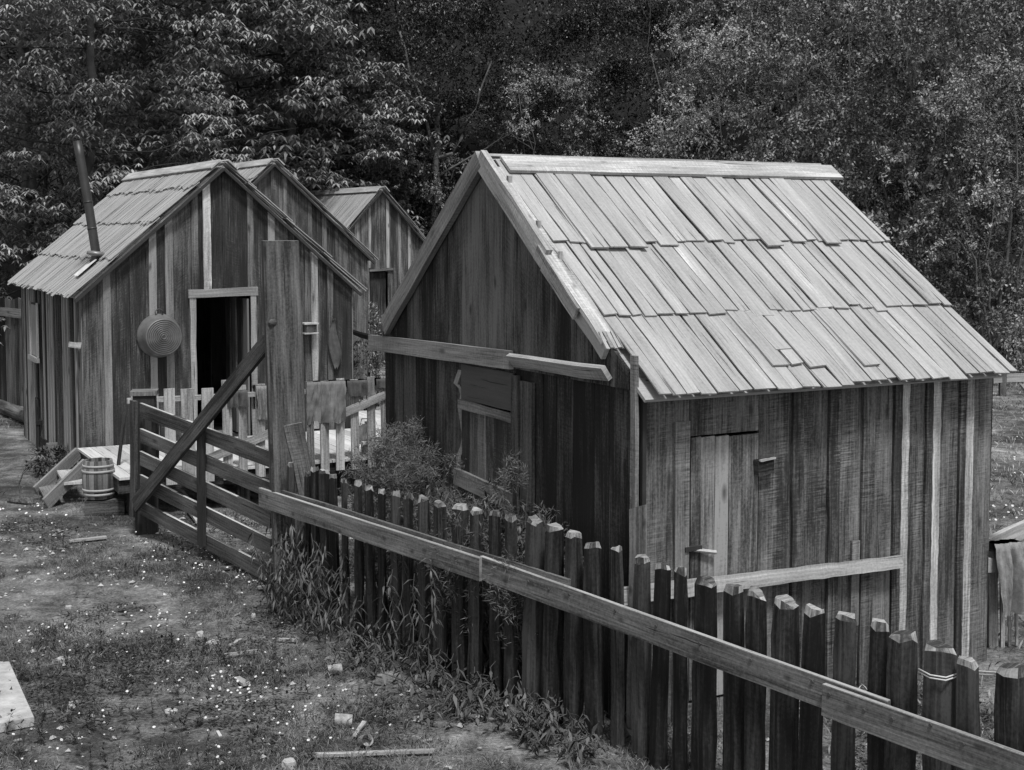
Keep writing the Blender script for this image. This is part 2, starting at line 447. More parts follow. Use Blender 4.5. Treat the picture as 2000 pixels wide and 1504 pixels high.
# long wall
d0, dtop = ls(1342, 852); d1, _ = ls(1478, 840)
xb = [ls(x, 1000)[0] for x in (1313, 1342, 1478, 1540, 1612, 1677, 1738, 1800, 1865)]
lw = MB()
board_wall(lw, .06, SLn, 0, lambda s: 2.26, 'y', SW, xb+[ls(1408, 900)[0]], (.2, .3), [(d0, d1, .12, dtop)], tones=lambda s: rnd.uniform(.3, .75), outdir=1)
for x0, x1, tn in ((1541, 1562, .25), (1612, 1633, .3), (1677, 1700, .35), (1738, 1752, .15), (1800, 1812, .15), (1865, 1876, .2)):
    s0, s1 = ls(x0, 1000)[0], ls(x1, 1000)[0]
    vboard(lw, s0, s1, 0, 2.2, 2.2, 'y', SW+.024, .024, tn, seg=9, wav=.006)
j0, j1 = ls(1313, 1000)[0], ls(1341, 1000)[0]
vboard(lw, j0, j1, 0, 1.98, 1.98, 'y', SW+.022, .024, .7, wav=.003)
s0, s1 = ls(1658, 1050)[0], ls(1673, 1050)[0]; vboard(lw, s0, s1, .45, 1.05, 1.05, 'y', SW+.024, .02, .6, seg=2)
lw.build('side_wall', M['wall_mid'], shed)
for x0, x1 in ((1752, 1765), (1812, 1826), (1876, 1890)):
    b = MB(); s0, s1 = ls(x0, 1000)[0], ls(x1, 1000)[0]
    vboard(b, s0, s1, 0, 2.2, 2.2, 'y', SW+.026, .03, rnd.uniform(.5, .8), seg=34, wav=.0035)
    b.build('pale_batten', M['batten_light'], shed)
# door
dr = MB(); dx = [ls(x, 1000)[0] for x in (1346, 1366, 1393, 1420, 1478)]; tn = (.25, .85, 1.0, .4)
dt = dtop-.012
for i in range(4): vboard(dr, dx[i]+.002, dx[i+1]-.003, .14, dt-.004*i, dt-.004*i+.005, 'y', SW+.002, .024, tn[i], seg=5, wav=.003)
door = dr.build('door', wood('door_planks', .05, .19, 1.2, .8, .3), shed)
hg = MB(); y_, z_ = ls(1350, 1072)
hg.tube([(SW+.03, y_, z_), (SW+.05, y_+.16, z_-.03)], .014, 8, .8)
hg.build('wooden_peg', M['railpale'], door)
hg = MB(); hg.box((SW+.03, y_-.01, z_+.01), (.03, .13, .03)); hg.build('peg_slot', M['dark'], door)
la = MB(); y_, z_ = ls(1484, 911); la.board((SW+.045, y_-.065, z_), (SW+.045, y_+.065, z_+.01), (0, 0, 1), .10, .05, .3, seg=5, wav=.005)
latch = la.build('door_latch_block', M['wall_dark'], shed)
l2 = MB(); l2.board((SW+.072, y_-.06, z_+.052), (SW+.072, y_+.07, z_+.062), (0, 0, 1), .012, .02, .9, seg=6, wav=.002); l2.build('latch_top_splinter', M['railpale'], latch)
# rail across long wall
rb = MB(); a = ls(1186, 1160); b = ls(1742, 1092)
rb.board((SW+.085, a[0], a[1]), (SW+.085, b[0], b[1]), (-.25, 0, 1), .115, .045, .55, seg=26, wav=.004, w2=.085)
rb.build('side_rail', M['trim'], shed)
# rear walls
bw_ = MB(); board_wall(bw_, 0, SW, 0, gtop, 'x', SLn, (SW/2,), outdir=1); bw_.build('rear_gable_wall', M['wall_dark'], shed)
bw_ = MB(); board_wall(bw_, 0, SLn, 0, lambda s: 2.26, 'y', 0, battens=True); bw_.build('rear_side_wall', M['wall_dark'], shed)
# roof
rf = MB(); roof_deck(rf, SW, SLn, HR-.04, XE-.03, HE, 1, .06, .02)
roof_deck(rf, SW, SLn, HR-.04, XE-.30, HE+.193, -1, .04, .02)
topv = Vector((SW/2, 0, HR)); evv = Vector((SW/2+XE, 0, HE)); dd = (evv-topv).normalized(); SLP = (evv-topv).length; nn = Vector((-dd.z, 0, dd.x))
def rs(px, py):                        # right roof slope -> local y, fraction down the slope
    inv = Matrix.Rotation(-shed.rotation_euler.z, 3, 'Z')
    o = inv @ (CAM-FL); d = inv @ ray(px, py)
    t = (topv+nn*.05-o).dot(nn)/d.dot(nn); p = o+d*t
    return p.y, (p-topv).dot(dd)/SLP
ex = []
for (x0, x1, yb, stq, a_) in ((1497, 1530, 486, .06, 0), (1622, 1652, 481, .06, -.1), (1152, 1188, 490, .06, 0), (1190, 1225, 489, .06, 0), (1228, 1264, 489, .06, 0),
                        (1510, 1544, 689, .70, 0), (1505, 1540, 720, .70, .0), (1542, 1568, 717, .70, 0), (1575, 1611, 722, .70, .02), (1684, 1717, 719, .70, 0)):
    ya, qa = rs(x0, yb); yb2, qb = rs(x1, yb); ex.append(((ya+yb2)/2, abs(yb2-ya)*.96, stq, (qa+qb)/2, a_*.5, rnd.uniform(.5, .9)))
shake_roof(rf, SW, SLn, HR, XE, HE, 1, -.02, .0, (.40, .705, 1.0), (.09, .18), .04, .026, .009, ex)
shake_roof(rf, SW, SLn, HR, XE-.27, HE+.193, -1, .06, .06, (.40, .705, 1.0), (.12, .2))
roof = rf.build('roof', M['shake'], shed)
cp = MB()
c = topv + dd*.11 + nn*.068; cp.board(c+Vector((0, .06, 0)), c+Vector((0, SLn+.14, 0)), dd, .19, .024, .9, seg=6, wav=.003)
c = topv - Vector((dd.x*.08, 0, -dd.z*.08)) + Vector((-nn.x*.07, 0, nn.z*.066)); cp.board(c+Vector((0, .0, .0)), c+Vector((0, SLn+.10, .0)), (dd.x, 0, -dd.z), .2, .024, .5, seg=6, wav=.003)
cp.build('ridge_cap', M['trim'], roof)
# verge strip + little blocks under the fascia edge
vg = MB(); vg.board(topv+dd*.12+nn*.035+Vector((0, -.03, 0)), topv+dd*(SLP*.79)+nn*.03+Vector((0, -.03, 0)), (0, 1, 0), .13, .03, .9, seg=9, wav=.008)
for k in range(5): vg.board(topv+dd*(SLP*.815)+nn*(.03+.01*(k % 2))+Vector((0, -.09+.03*k, 0)), topv+dd*(SLP*(.76))+nn*.05+Vector((0, -.085+.03*k, 0)), (0, 1, 0), .022, .012, rnd.random(), seg=2)
vg.build('verge_strip', M['trim'], roof)
for (px, py) in ((993, 352), (1050, 440), (1092, 500)):
    y_, q_ = rs(px, py); p = topv+dd*(q_*SLP)+nn*.075+Vector((0, y_, 0))
    b = MB(); b.board(p-Vector((0, 0, .06)), p+Vector((0, 0, .012)), (0, 1, 0), .028, .03, .9, seg=2); b.build('purlin_end', M['trim_mid'], roof)
# fascias
fc = MB(); yf = -.075
fc.board(topv+dd*.0+Vector((0, yf, .035)), topv+dd*(SLP*.45)+Vector((0, yf, .01)), (dd.z, 0, -dd.x), .155, .05, .75, seg=5, wav=.004)
fc.board(topv+dd*(SLP*.41)+Vector((0, yf-.03, .0)), topv+dd*(SLP*.66)+Vector((0, yf-.035, -.01)), (dd.z, 0, -dd.x), .10, .02, .4, seg=4, wav=.006)
fc.build('fascia_board', M['trim'], shed)
fc = MB(); fc.board(topv+dd*(SLP*.43)+Vector((0, yf+.02, -.04)), topv+dd*(SLP*.79)+Vector((0, yf+.02, -.04)), (dd.z, 0, -dd.x), .15, .035, .6, seg=6, wav=.005, w2=.11)
tag(fc.build('fascia_board', wood('grey_fascia', .2, .38, .6, .6, .1), shed), 'greyer lower fascia board, split at its foot')
fc = MB(); dl = Vector((-dd.x, 0, dd.z)); fc.board(topv+Vector((0, yf, .035)), topv+dl*(SLP*.84)+Vector((0, yf, -.02)), (dd.z, 0, dd.x), .15, .05, .4, seg=7, wav=.004)
tag(fc.build('fascia_board', M['trim_mid'], shed), 'darker fascia on the far slope')
br = MB(); p = evv+Vector((-.1, SLn+.28, -.06)); br.board(p, p+Vector((.16, .02, -.16)), (0, 1, 0), .2, .02, .6, seg=2); br.build('drooping_shake', M['trim_mid'], shed)

# ------------------------------------------------------------------ CABINS
def cabin(name, corner, W, L, hw, hr, courses, xo, fo, floor=.45, opening=None, oh=.25, mat='wall_cabin', gbrk=(), battones=None):
    c = empty(name, corner, TH)
    def top(x): return hr-.06-abs(x-W/2)*(hr-.06-hw)/(W/2)
    g = MB(); board_wall(g, 0, W, 0, top, 'x', 0, (W/2,)+tuple(gbrk), (.2, .32), [opening] if opening else [], battens='some', btone=battones, bw=.085, tones=lambda s: rnd.uniform(.1, .45))
    g.build('gable_wall', M[mat], c)
    g = MB(); board_wall(g, 0, L, 0, lambda s: hw, 'y', 0, (), (.12, .2), battens=True, outdir=-1, btone=lambda e: 1 if rnd.random() < .3 else rnd.random()); g.build('side_wall', M[mat], c)
    g = MB(); board_wall(g, 0, L, 0, lambda s: hw, 'y', W, (), (.18, .26), battens=True, outdir=1); g.build('far_side_wall', M[mat], c)
    g = MB(); board_wall(g, 0, W, 0, top, 'x', L, (W/2,), (.2, .28), outdir=1); g.build('rear_gable_wall', M[mat], c)
    if opening:
        g = MB(); k = 0
        while k*.2 < L-.1: g.board((.02, .12+k*.2, floor-.02), (W-.02, .12+k*.2, floor-.02), (0, 1, 0), .19, .03, seg=1); k += 1
        g.build('floor', M['wall_dark'], c)
    slope = (hr-hw)/(W/2); he = hw - slope*oh
    r = MB()
    for side in (1, -1):
        roof_deck(r, W, L, hr-.03, W/2+oh-.02, he, side, fo-.03, .25)
        shake_roof(r, W, L, hr, W/2+oh, he, side, fo, .28, courses, (.06, .13), .05, .03, .010)
    ro = r.build('roof', M['shake'], c)
    cp = MB()
    for side in (1, -1):
        d = Vector((side*(W/2+oh), 0, he-hr)).normalized(); n_ = Vector((-d.z*side, 0, d.x*side)); n_ = n_ if n_.z > 0 else -n_
        q_ = Vector((W/2, 0, hr))+d*.085+n_*.075
        cp.board(q_+Vector((0, -fo-.02, 0)), q_+Vector((0, L+.3, 0)), d, .17, .022, .85, seg=4)
    cp.build('ridge_cap', M['trim'], ro)
    # barge battens under rakes (both slopes)
    for side in (1, -1):
        b = MB(); d = Vector((side*(W/2+oh), 0, he-hr)).normalized()
        q_ = Vector((W/2, -fo+.03, hr-.06)); SLc = math.hypot(W/2+oh, he-hr)
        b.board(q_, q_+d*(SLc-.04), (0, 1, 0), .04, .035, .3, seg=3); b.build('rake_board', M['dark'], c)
    return c, top
CF = G(165, 876, .45); CF.z = 0
CW, CL = 3.62, 4.7
def fs(px, py): return hit(px, py, CF, U)
dl0 = fs(382, 640)[0]; dl1 = fs(490, 640)[0]; dtz = fs(430, 577)[1]
apz = fs(430, 322)[1]
c1, top1 = cabin('cabin', CF, CW, CL, 2.46, 4.06, (.2, .47, .74, 1.0), .1, .14, .45, (dl0, dl1, .45, dtz), .13, 'wall_cabin',
                 (dl0, dl1, fs(210, 700)[0], fs(255, 700)[0], fs(300, 700)[0], fs(332, 700)[0]), lambda e: rnd.uniform(.4, .9))
tag(c1, 'open-doored board and batten cabin with stovepipe, left of the tall gate post', 'cabin', 'plank outbuildings of the camp')
ln = MB(); a = fs(366, 574); b = fs(501, 568); ln.board((a[0], -.05, a[1]), (b[0], -.05, b[1]), (0, 0, 1), .11, .03, .75, wav=.004)
ln.build('door_lintel', M['trim_mid'], c1)
for (xx, tn) in ((376, .8), (494, .6)):
    j = MB(); s_ = fs(xx, 680)[0]; j.board((s_, -.04, .46), (s_, -.04, dtz-.0), (1, 0, 0), .075, .03, tn, seg=6, wav=.006)
    j.build('door_jamb', M['trim_mid'], c1)
j = MB(); s_ = fs(402, 450)[0]; vboard(j, s_-.05, s_+.05, dtz+.07, top1(s_-.05)-.02, top1(s_+.05)-.02, 'x', -.05, .02, .9, seg=12, wav=.004)
tag(j.build('batten', M['batten_light'], c1), 'bright pale batten above the doorway')
j = MB(); s_ = fs(612, 600)[0]; vboard(j, s_-.045, s_+.045, .5, top1(s_)-.02, top1(s_)-.05, 'x', -.05, .02, .6, seg=7, wav=.009)
tag(j.build('batten', M['railpale'], c1), 'crooked pale batten right of the doorway')
dl = MB()   # door leaf swung inwards
for k in range(4): dl.board((dl1-.05-.02*k, .05+.2*k, .47), (dl1-.05-.02*k, .05+.2*k, dtz-.05), (0, 1, 0), .19, .025)
dleaf = dl.build('door', M['wall_dark'], c1)
# side window on left wall
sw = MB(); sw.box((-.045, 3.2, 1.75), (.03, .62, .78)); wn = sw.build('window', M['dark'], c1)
for k in (-1, 1):
    b = MB(); b.board((-.07, 3.2+k*.31, 1.34), (-.07, 3.2+k*.31, 2.16), (0, 1, 0), .06, .025, .9); b.build('window_frame', M['railpale'], wn)
b = MB(); b.board((-.08, 2.8, 1.33), (-.08, 3.6, 1.33), (0, 0, 1), .07, .04, .9); b.build('window_sill', M['railpale'], wn)
b = MB(); b.box((-.064, 3.2, 1.75), (.008, .54, .74)); b.build('pane', M['glass'], wn)
b = MB(); s_, z_ = 0, fs(157, 672)[1]; b.board((-.16, .02, z_), (-.02, .02, z_-.02), (0, 0, 1), .07, .08, .8); b.build('bracket', M['railpale'], c1)
# stovepipe through left slope
invr = Matrix.Rotation(-TH, 3, 'Z')
def local1(p): return invr @ (p-CF)
lt = Vector((CW/2, 0, 4.06)); le = Vector((-.13, 0, 2.46-(1.60/(CW/2))*.13)); ld = (le-lt).normalized(); lnn = Vector((ld.z, 0, -ld.x)); lnn = lnn if lnn.z > 0 else -lnn
def ronleft(px, py):
    o = invr @ (CAM-CF); d = invr @ ray(px, py); t = (lt+lnn*.06-o).dot(lnn)/d.dot(lnn); return o+d*t
pb = ronleft(184, 512); wp = CF + Matrix.Rotation(TH, 3, 'Z') @ pb
tp = local1(atY(151, 276, wp.y+.1)); md = local1(atY(172, 395, wp.y+.05)); up_ = local1(atY(188, 498, wp.y))
pm = MB(); pm.tube([pb-Vector((0, 0, .3)), pb, up_, md, md+(tp-md)*.75, tp], .058, 14, .5)
for q_ in (md, md+(up_-md)*.5): 
    dq = (tp-md).normalized(); pm.tube([q_-dq*.01, q_+dq*.01], .063, 14, .5)
sp = pm.build('stovepipe', M['pipe'], c1, True)
cl = MB(); cl.lathe([(.06, .05), (.12, .035), (.125, .0), (.06, -.02)], up_, (0.15, 0, 1), 20); cl.build('collar', M['tin'], sp, True)
cl = MB(); q_ = ronleft(165, 530); cl.board(q_-ld*.2+lnn*.03, q_+ld*.12+lnn*.03, (0, 1, 0), .26, .005, .9, seg=2); cl.build('flashing', M['tinlight'], sp)

# cabin 2 and 3
A2 = atY(532, 316, 25.4); c2c = Vector((A2.x, A2.y, 0)) - U*1.85
c2, _ = cabin('cabin', c2c, 3.7, 4.6, 2.72, A2.z, (.2, .5, .76, 1.0), .1, .16, oh=.12, mat='wall_mid')
tag(c2, 'middle cabin, its gable partly hidden behind the open-doored one', 'cabin', 'plank outbuildings of the camp')
A3 = atY(742, 368, 33); c3c = Vector((A3.x, A3.y, 0)) - U*1.95
def fs3(px, py): return hit(px, py, c3c, U)
o3a, o3b = fs3(722, 560)[0], fs3(757, 560)[0]
c3, _ = cabin('cabin', c3c, 3.9, 5.5, 2.0, A3.z, (.42, .7, 1.0), .1, .18, oh=.2, mat='wall_far', opening=(o3a, o3b, .4, fs3(740, 530)[1]), gbrk=(o3a, o3b))
tag(c3, 'farthest cabin of the row with a small dark doorway below a knotty board', 'cabin', 'plank outbuildings of the camp')
b = MB()
for k in range(3): vboard(b, o3a+.02+(o3b-o3a-.04)/3*k, o3a+.02+(o3b-o3a-.04)/3*(k+1)-.005, .42, fs3(740, 532)[1], fs3(740, 532)[1], 'x', .06, .02, .35)
b.build('door', M['wall_dark'], c3)
b = MB(); z_ = fs3(740, 530)[1]; b.board((o3a-.02, -.04, z_+.02), (o3b+.13, -.04, z_+.05), (0, 0, 1), .05, .03, .7); b.build('door_lintel', M['wall_mid'], c3)

# tiny far shed seen between cabins and near shed
P = atY(733, 700, 41)
fsd = empty('small_shed', Vector((P.x, P.y-.2, 0)), TH); tag(fsd, 'tiny distant shed with bright roof seen past the deck railing', 'shed')
b = MB(); board_wall(b, -.7, .7, 0, lambda x: 2.0-.45*abs(x), 'x', -.6, (0,)); board_wall(b, -.7, .7, 0, lambda x: 2.0-.45*abs(x), 'x', .9, (0,)); board_wall(b, -.6, .9, 0, lambda x: 1.65, 'y', -.7); board_wall(b, -.6, .9, 0, lambda x: 1.65, 'y', .7); b.build('wall', M['wall_dark'], fsd)
b = MB()
for sd in (-1, 1): b.board((sd*.5, -.8, 1.84), (sd*.5, 1.1, 1.84), (1, 0, -.5*sd), 1.15, .02, .9)
b.build('roof', M['tinlight'], fsd)
for o in (fsd,): o.location.y = 36.6; o.location.x = P.x/P.y*36.6; o.location.z = -.25+.0

# ------------------------------------------------------------------ DECK (frame of cabin 1)
deck = empty('porch_deck', CF, TH); tag(deck, 'raised plank deck in front of the open-doored cabin', 'deck')
DH = .47; DY = -2.42; DX0 = -.1; DX1 = 5.4
m = MB(); k = 0; x = DX0
while x < DX1:
    w = rnd.uniform(.13, .17); m.board((x+w/2, DY, DH-.015+rnd.uniform(-.003, .003)), (x+w/2, (-.06 if x < CW+.05 else 1.6), DH-.015), (1, 0, 0), w-.005, .03, seg=2, wav=.002); x += w
m.build('floor_boards', M['deck'], deck)
m = MB(); m.board((DX0, DY+.06, DH-.11), (DX1, DY+.06, DH-.11), (0, 0, 1), .16, .05, .3); m.board((DX0+.04, DY+.1, DH-.11), (DX0+.04, -.05, DH-.11), (0, 0, 1), .16, .05, .3)
m.build('edge_beam', M['wall_dark'], deck)
for i in range(5):
    b = MB(); b.box((DX0+.2+i*1.25, DY+.15, .18), (.14, .14, .4), .3, rnd.uniform(-.2, .2)); b.build('support_post', M['wall_dark'], deck)
DA = CF + U*0 + V*DY
def ds(px, py): return hit(px, py, DA-V*.04, U)
for (px, py, wpx, lowcut) in ((262, 766, 12, 0), (330, 759, 18, 0), (366, 759, 24, 0), (405, 758, 20, 0), (441, 742, 16, 0), (472, 752, 15, 0), (508, 750, 17, 0), (540, 750, 16, 0), (604, 745, 14, 0), (633, 744, 16, 0), (664, 739, 15, 0), (691, 741, 15, 0), (723, 736, 15, 0), (750, 735, 14, 0), (778, 735, 15, 0)):
    s_, z_ = ds(px, py); b = MB(); w = wpx/F*16.2*1.1
    b.board((s_+rnd.uniform(-.01, .02), DY-.045, DH-.12), (s_, DY-.045, z_), (1, 0, 0), w, .022, rnd.uniform(.3, 1), seg=5, wav=.004)
    b.build('picket', M['railpale'], deck)
for (a, b_, w, t_) in (((250, 784), (780, 756), .055, .7),):
    m = MB(); p, q_ = ds(*a), ds(*b_); m.board((p[0], DY+.0, p[1]), (q_[0], DY+.0, q_[1]), (0, 0, 1), w, .05, t_); m.build('top_rail', M['railpale'], deck)
for (a, b_) in (((667, 807), (775, 760)), ((405, 895), (525, 846))):
    m = MB(); p, q_ = ds(*a), ds(*b_); m.board((p[0], DY-.075, p[1]), (q_[0], DY-.075, q_[1]), (0, 0, 1), .10, .025, .5); m.build('slanting_rail', M['railpale'], deck)
# steps
stp = empty('steps', CF, TH); tag(stp, 'short wooden steps with two stringers at the left end of the deck', 'steps')
for (p1, p2) in (((153, 884), (70, 966)), ((168, 906), (89, 990))):
    a = local1(G(*p1, .44)); b_ = local1(G(*p2, .03)); m = MB(); b_.z = .02; b2 = Vector((b_.x, b_.y, .06))
    m.board(a, b2, (0, 0, 1), .15, .035, .5, seg=2, wav=.002); m.build('stringer', M['trim_mid'], stp)
a = local1(G(111, 922, .26)); b_ = local1(G(128, 948, .24))
m = MB(); m.board((a.x+.12, a.y+.03, .26), (b_.x+.1, b_.y-.02, .26), (1, 0, 0), .24, .03, .9); m.build('tread', M['trim'], stp)
m = MB(); m.board((a.x-.12, a.y+.03, .10), (b_.x-.14, b_.y-.02, .10), (1, 0, 0), .2, .03, .3); m.build('tread', M['trim_mid'], stp)

# ------------------------------------------------------------------ things at the cabin front
def world1(x, y, z): return CF + U*x + V*y + Vector((0, 0, z))
s_, z_ = fs(309, 655)
tub = empty('wash_tub', world1(s_, -.03, z_), TH); tag(tub, 'round galvanised wash tub hanging bottom outwards on the cabin wall', 'tub')
m = MB(); prof = [(.275, .0), (.285, .012), (.27, .02), (.245, .16), (.232, .2)]
r_ = .232
for i in range(9): prof += [(r_-.003, .206), (r_-.011, .218), (r_-.02, .196)]; r_ -= .024
prof.append((.001, .206))
m.lathe(prof, (0, 0, 0), (0, -1, 0), 48); m.build('body', M['tin'], tub, True); tub.scale = (1, 1.3, 1)
m = MB(); m.lathe([(.22, .0), (.22, -.0)], (0, 0, 0), (0, -1, 0), 8)
m = MB(); pts = [(math.cos(a)*.05, -.03, .30+math.sin(a)*.045) for a in [i*math.pi/5 for i in range(11)]]; m.tube(pts, .007, 6); m.build('handle', M['iron'], tub, True)
# hanging bag right of door
s_, z_ = fs(650, 625)
bag = empty('sack', world1(s_, -.06, z_), TH); tag(bag, 'limp cloth sack hanging from a nail on the cabin wall', 'sack')
m = MB(); rows = [(0, .015, .02), (-.08, .03, .03), (-.18, .055, .045), (-.32, .075, .06), (-.46, .08, .075), (-.58, .06, .06), (-.66, .02, .02)]
N_ = 18
for (z1, rx, ry) in rows:
    for k in range(N_):
        a = 2*math.pi*k/N_; fold = 1+.22*math.sin(5*a+z1*9)
        m.v.append(Vector((math.cos(a)*rx*fold+.02*math.sin(z1*8), math.sin(a)*ry*fold*.7, z1+.02*math.sin(3*a))))
for i in range(len(rows)-1):
    for k in range(N_):
        k2 = (k+1) % N_; m.face((i*N_+k, (i+1)*N_+k, (i+1)*N_+k2, i*N_+k2), [(0, 0)]*4, .5)
m.face(tuple((len(rows)-1)*N_+k for k in range(N_)), [(0, 0)]*N_, .5); m.face(tuple(reversed(range(N_))), [(0, 0)]*N_, .5)
m.build('cloth_body', M['cloth_dark'], bag, True)
m = MB(); m.tube([(0, .04, 0), (0, -.03, .02)], .006, 6); m.build('nail', M['iron'], bag)
s_, z_ = fs(600, 640)
shf = empty('wall_box', world1(s_, -.1, z_), TH); tag(shf, 'small dark box fixed to the cabin wall just right of the tall post', 'box')
m = MB(); m.box((0, 0, 0), (.16, .12, .1)); m.build('box_body', M['wall_dark'], shf)
m = MB(); m.board((-.1, 0, .065), (.1, 0, .065), (0, 1, 0), .16, .02, .9); m.board((-.1, 0, -.065), (.1, 0, -.065), (0, 1, 0), .15, .02, .8); m.build('shelf_board', M['railpale'], shf)

def cloth(name, label, mat, base, ux, w, front, back, seed, wr=.02, cat='towel', thick=.01, ragged=.02, half=.075):
    """cloth laid over a rail: base = rail top centre, ux = along the rail"""
    r2 = random.Random(seed); ux = Vector(ux).normalized(); nrm = Vector((ux.y, -ux.x, 0))
    if nrm.y > 0: nrm = -nrm
    nx, ny = 36, 44; m = MB(); tot = front+back
    for j in range(ny+1):
        l = -back + tot*j/ny
        for i in range(nx+1):
            a = i/nx - .5; rg = ragged*noise.noise(Vector((a*5, seed, 0)))
            drop = abs(l) if abs(l) > .04 else .04*.3
            sgn = 1 if l > 0 else -1
            bulge = wr*(1.3*noise.noise(Vector((a*5+seed, l*1.2, 1)))*min(1, abs(l)*6) + .7*abs(noise.noise(Vector((a*9+l*2.5, l*1.8, seed)))) + .25*noise.noise(Vector((a*22+l*6, l*7, seed))))
            o_ = sgn*(half if abs(l) > .04 else half*abs(l)/.04) + bulge + sgn*.02*min(1, abs(l)*3)
            pinch = 1-.10*min(1, abs(l)/.4)*noise.noise(Vector((seed, l*3, 0)))
            m.v.append(Vector(ux*(a*w*pinch + rg*.3) + nrm*o_ + Vector((0, 0, .03-drop*(1 if abs(l) > .04 else 1) + (rg if abs(l) > .04 else 0)*min(1, abs(l)*3)))))
    n0 = len(m.v)
    for k in range(n0): m.v.append(m.v[k] + Vector((0, 0, 0)) - nrm*thick*.4)
    W_ = nx+1
    for j in range(ny):
        for i in range(nx):
            a = j*W_+i; m.face((a, a+1, a+W_+1, a+W_), [(0, 0)]*4, .5); m.face((n0+a, n0+a+W_, n0+a+W_+1, n0+a+1), [(0, 0)]*4, .5)
    o = m.build(name, mat, None, True); o.location = base; tag(o, label, cat); return o
def onrail(px, py):
    s_, z_ = ds(px, py); return DA + U*s_ + Vector((0, 0, z_)) - V*.01
cloth('towel', 'large grey towel spread over the deck railing beside the tall post', M['cloth'], onrail(634, 747), U, .45, .50, .25, 3, .10, 'towel', .01, .06)
cloth('rag', 'crumpled dark rag on the deck railing right of the large towel', M['cloth_dark'], onrail(695, 745), U, .26, .2, .2, 5, .06, 'rag')
cloth('rag', 'small bunched rag on the railing at the corner of the near shed', M['cloth_dark'], onrail(745, 742), U, .2, .12, .12, 8, .06, 'rag')
cloth('towel', 'narrow pale towel over the railing left of the tall post', M['sack'], onrail(508, 756), U, .13, .40, .3, 11, .07)
cloth('rag', 'dark cloth hanging on the railing behind the gate brace', M['cloth_dark'], onrail(461, 765), U, .24, .2, .2, 13, .07, 'rag')
# wash bench on the deck and basin
P = G(700, 860, .65); P.z = .47; P = P - V*.5 + U*.1
bn = empty('wash_bench', P, TH); tag(bn, 'low bench standing on the deck near the shed corner', 'bench')
m = MB(); m.board((-.1, .5, .16), (.8, .5, .16), (0, 1, 0), .3, .035, .9); m.build('seat', M['trim'], bn)
for sx in (0, .65):
    m = MB(); m.board((sx, .5, 0), (sx, .5, .14), (0, 1, 0), .26, .03, .4); m.build('leg', M['trim_mid'], bn)
pot = empty('kettle', P+V*.5+U*.0+Vector((0, 0, .178)), 0); tag(pot, 'white enamel kettle on the deck bench', 'kettle')
m = MB(); m.lathe([(.001, 0), (.10, 0), (.105, .05), (.092, .14), (.05, .19), (.015, .2), (.02, .225), (.001, .23)], (0, 0, 0), (0, 0, 1), 24); m.build('body', M['white'], pot, True)
m = MB(); m.tube([(-.1, 0, .06), (-.17, 0, .13)], [.025, .012], 8); m.build('spout', M['white'], pot, True)
m = MB(); m.tube([(-.08, 0, .15), (-.05, 0, .26), (.05, 0, .26), (.08, 0, .15)], .007, 6); m.build('handle', M['iron'], pot, True)

# ------------------------------------------------------------------ keg on its block, leaning pole, clutter left
P = G(200, 1004); P.z = 0
blk = MB()
blk.board(P+Vector((-.17, 0, .08)), P+Vector((.26, .05, .08)), (0, 0, 1), .18, .3, .3, seg=4, wav=.015)
tag(blk.build('wood_block', [M['post']], None), 'rough wood block under the keg', 'block')
kg = empty('keg', P+Vector((-.045, .03, .185)), 0); tag(kg, 'small open keg with pale hoops standing on a wood block', 'keg')
m = MB(); kh = .43; KR = lambda z: .155+.026*(1-(2*z/kh-1)**2)
m.lathe([(.001, .02), (KR(0), .0)]+[(KR(kh*i/10), kh*i/10) for i in range(11)]+[(KR(kh)-.02, kh), (KR(kh)-.022, kh-.08), (.001, kh-.08)], (0, 0, 0), (0, 0, 1), 22)
for i, f in enumerate(m.f): m.t[i] = ((i % 22)*.37) % 1
m.build('staves', M['keg'], kg)
for z1 in (.05, .1, .31, .37):
    h_ = MB(); h_.lathe([(KR(z1), z1-.014), (KR(z1)+.006, z1-.014), (KR(z1)+.006, z1+.014), (KR(z1), z1+.014)], (0, 0, 0), (0, 0, 1), 30); h_.build('hoop', M['hoop'], kg, True)
m = MB(); a = G(226, 950, .1); b_ = a+Vector((.10, .1, 1.0)); a2 = G(224, 985, 0.02)
m.tube([a2, a2+Vector((.04, .06, .5)), a2+Vector((.10, .14, 1.05))], .022, 8); tag(m.build('pole', M['picket'], None), 'dark pole leaning against the railing behind the keg', 'pole')
# crates / old chair frame by cabin corner
P = G(128, 905); P.z = 0
ch = empty('broken_crate', P, .5); tag(ch, 'broken crate of thin boards by the cabin corner above the steps', 'crate')
m = MB(); m.board((-.25, 0, .2), (.2, 0, .2), (0, 0, 1), .2, .02, .5); m.build('side_panel', M['trim_mid'], ch)
m = MB(); m.board((-.25, .0, .22), (-.25, .4, .22), (0, 0, 1), .24, .02, .2); m.board((.2, .0, .2), (.2, .4, .2), (0, 0, 1), .2, .02, .2); m.build('end_panel', M['wall_dark'], ch)
P = G(100, 880); P.z = 0
ch = empty('chair_frame', P, .35); tag(ch, 'dark worn chair frame standing by the side wall of the cabin', 'chair')
for (sx, sy, hh) in ((-.18, 0, .75), (.2, 0, .42), (-.18, .35, .75), (.2, .35, .42)):
    m = MB(); m.board((sx, sy, 0), (sx, sy, hh), (1, 0, 0), .04, .04, .4, seg=3); m.build('leg', M['gate_dark'], ch)
m = MB(); m.board((-.2, -.02, .42), (-.2+.4, -.02, .42), (0, 0, 1), .06, .03, .3); m.board((-.18, -.02, .7), (-.18, .37, .7), (0, 0, 1), .1, .02, .3); m.board((0, -.02, .44), (0, .37, .44), (1, 0, 0), .4, .02, .3); m.build('seat', M['gate_dark'], ch)
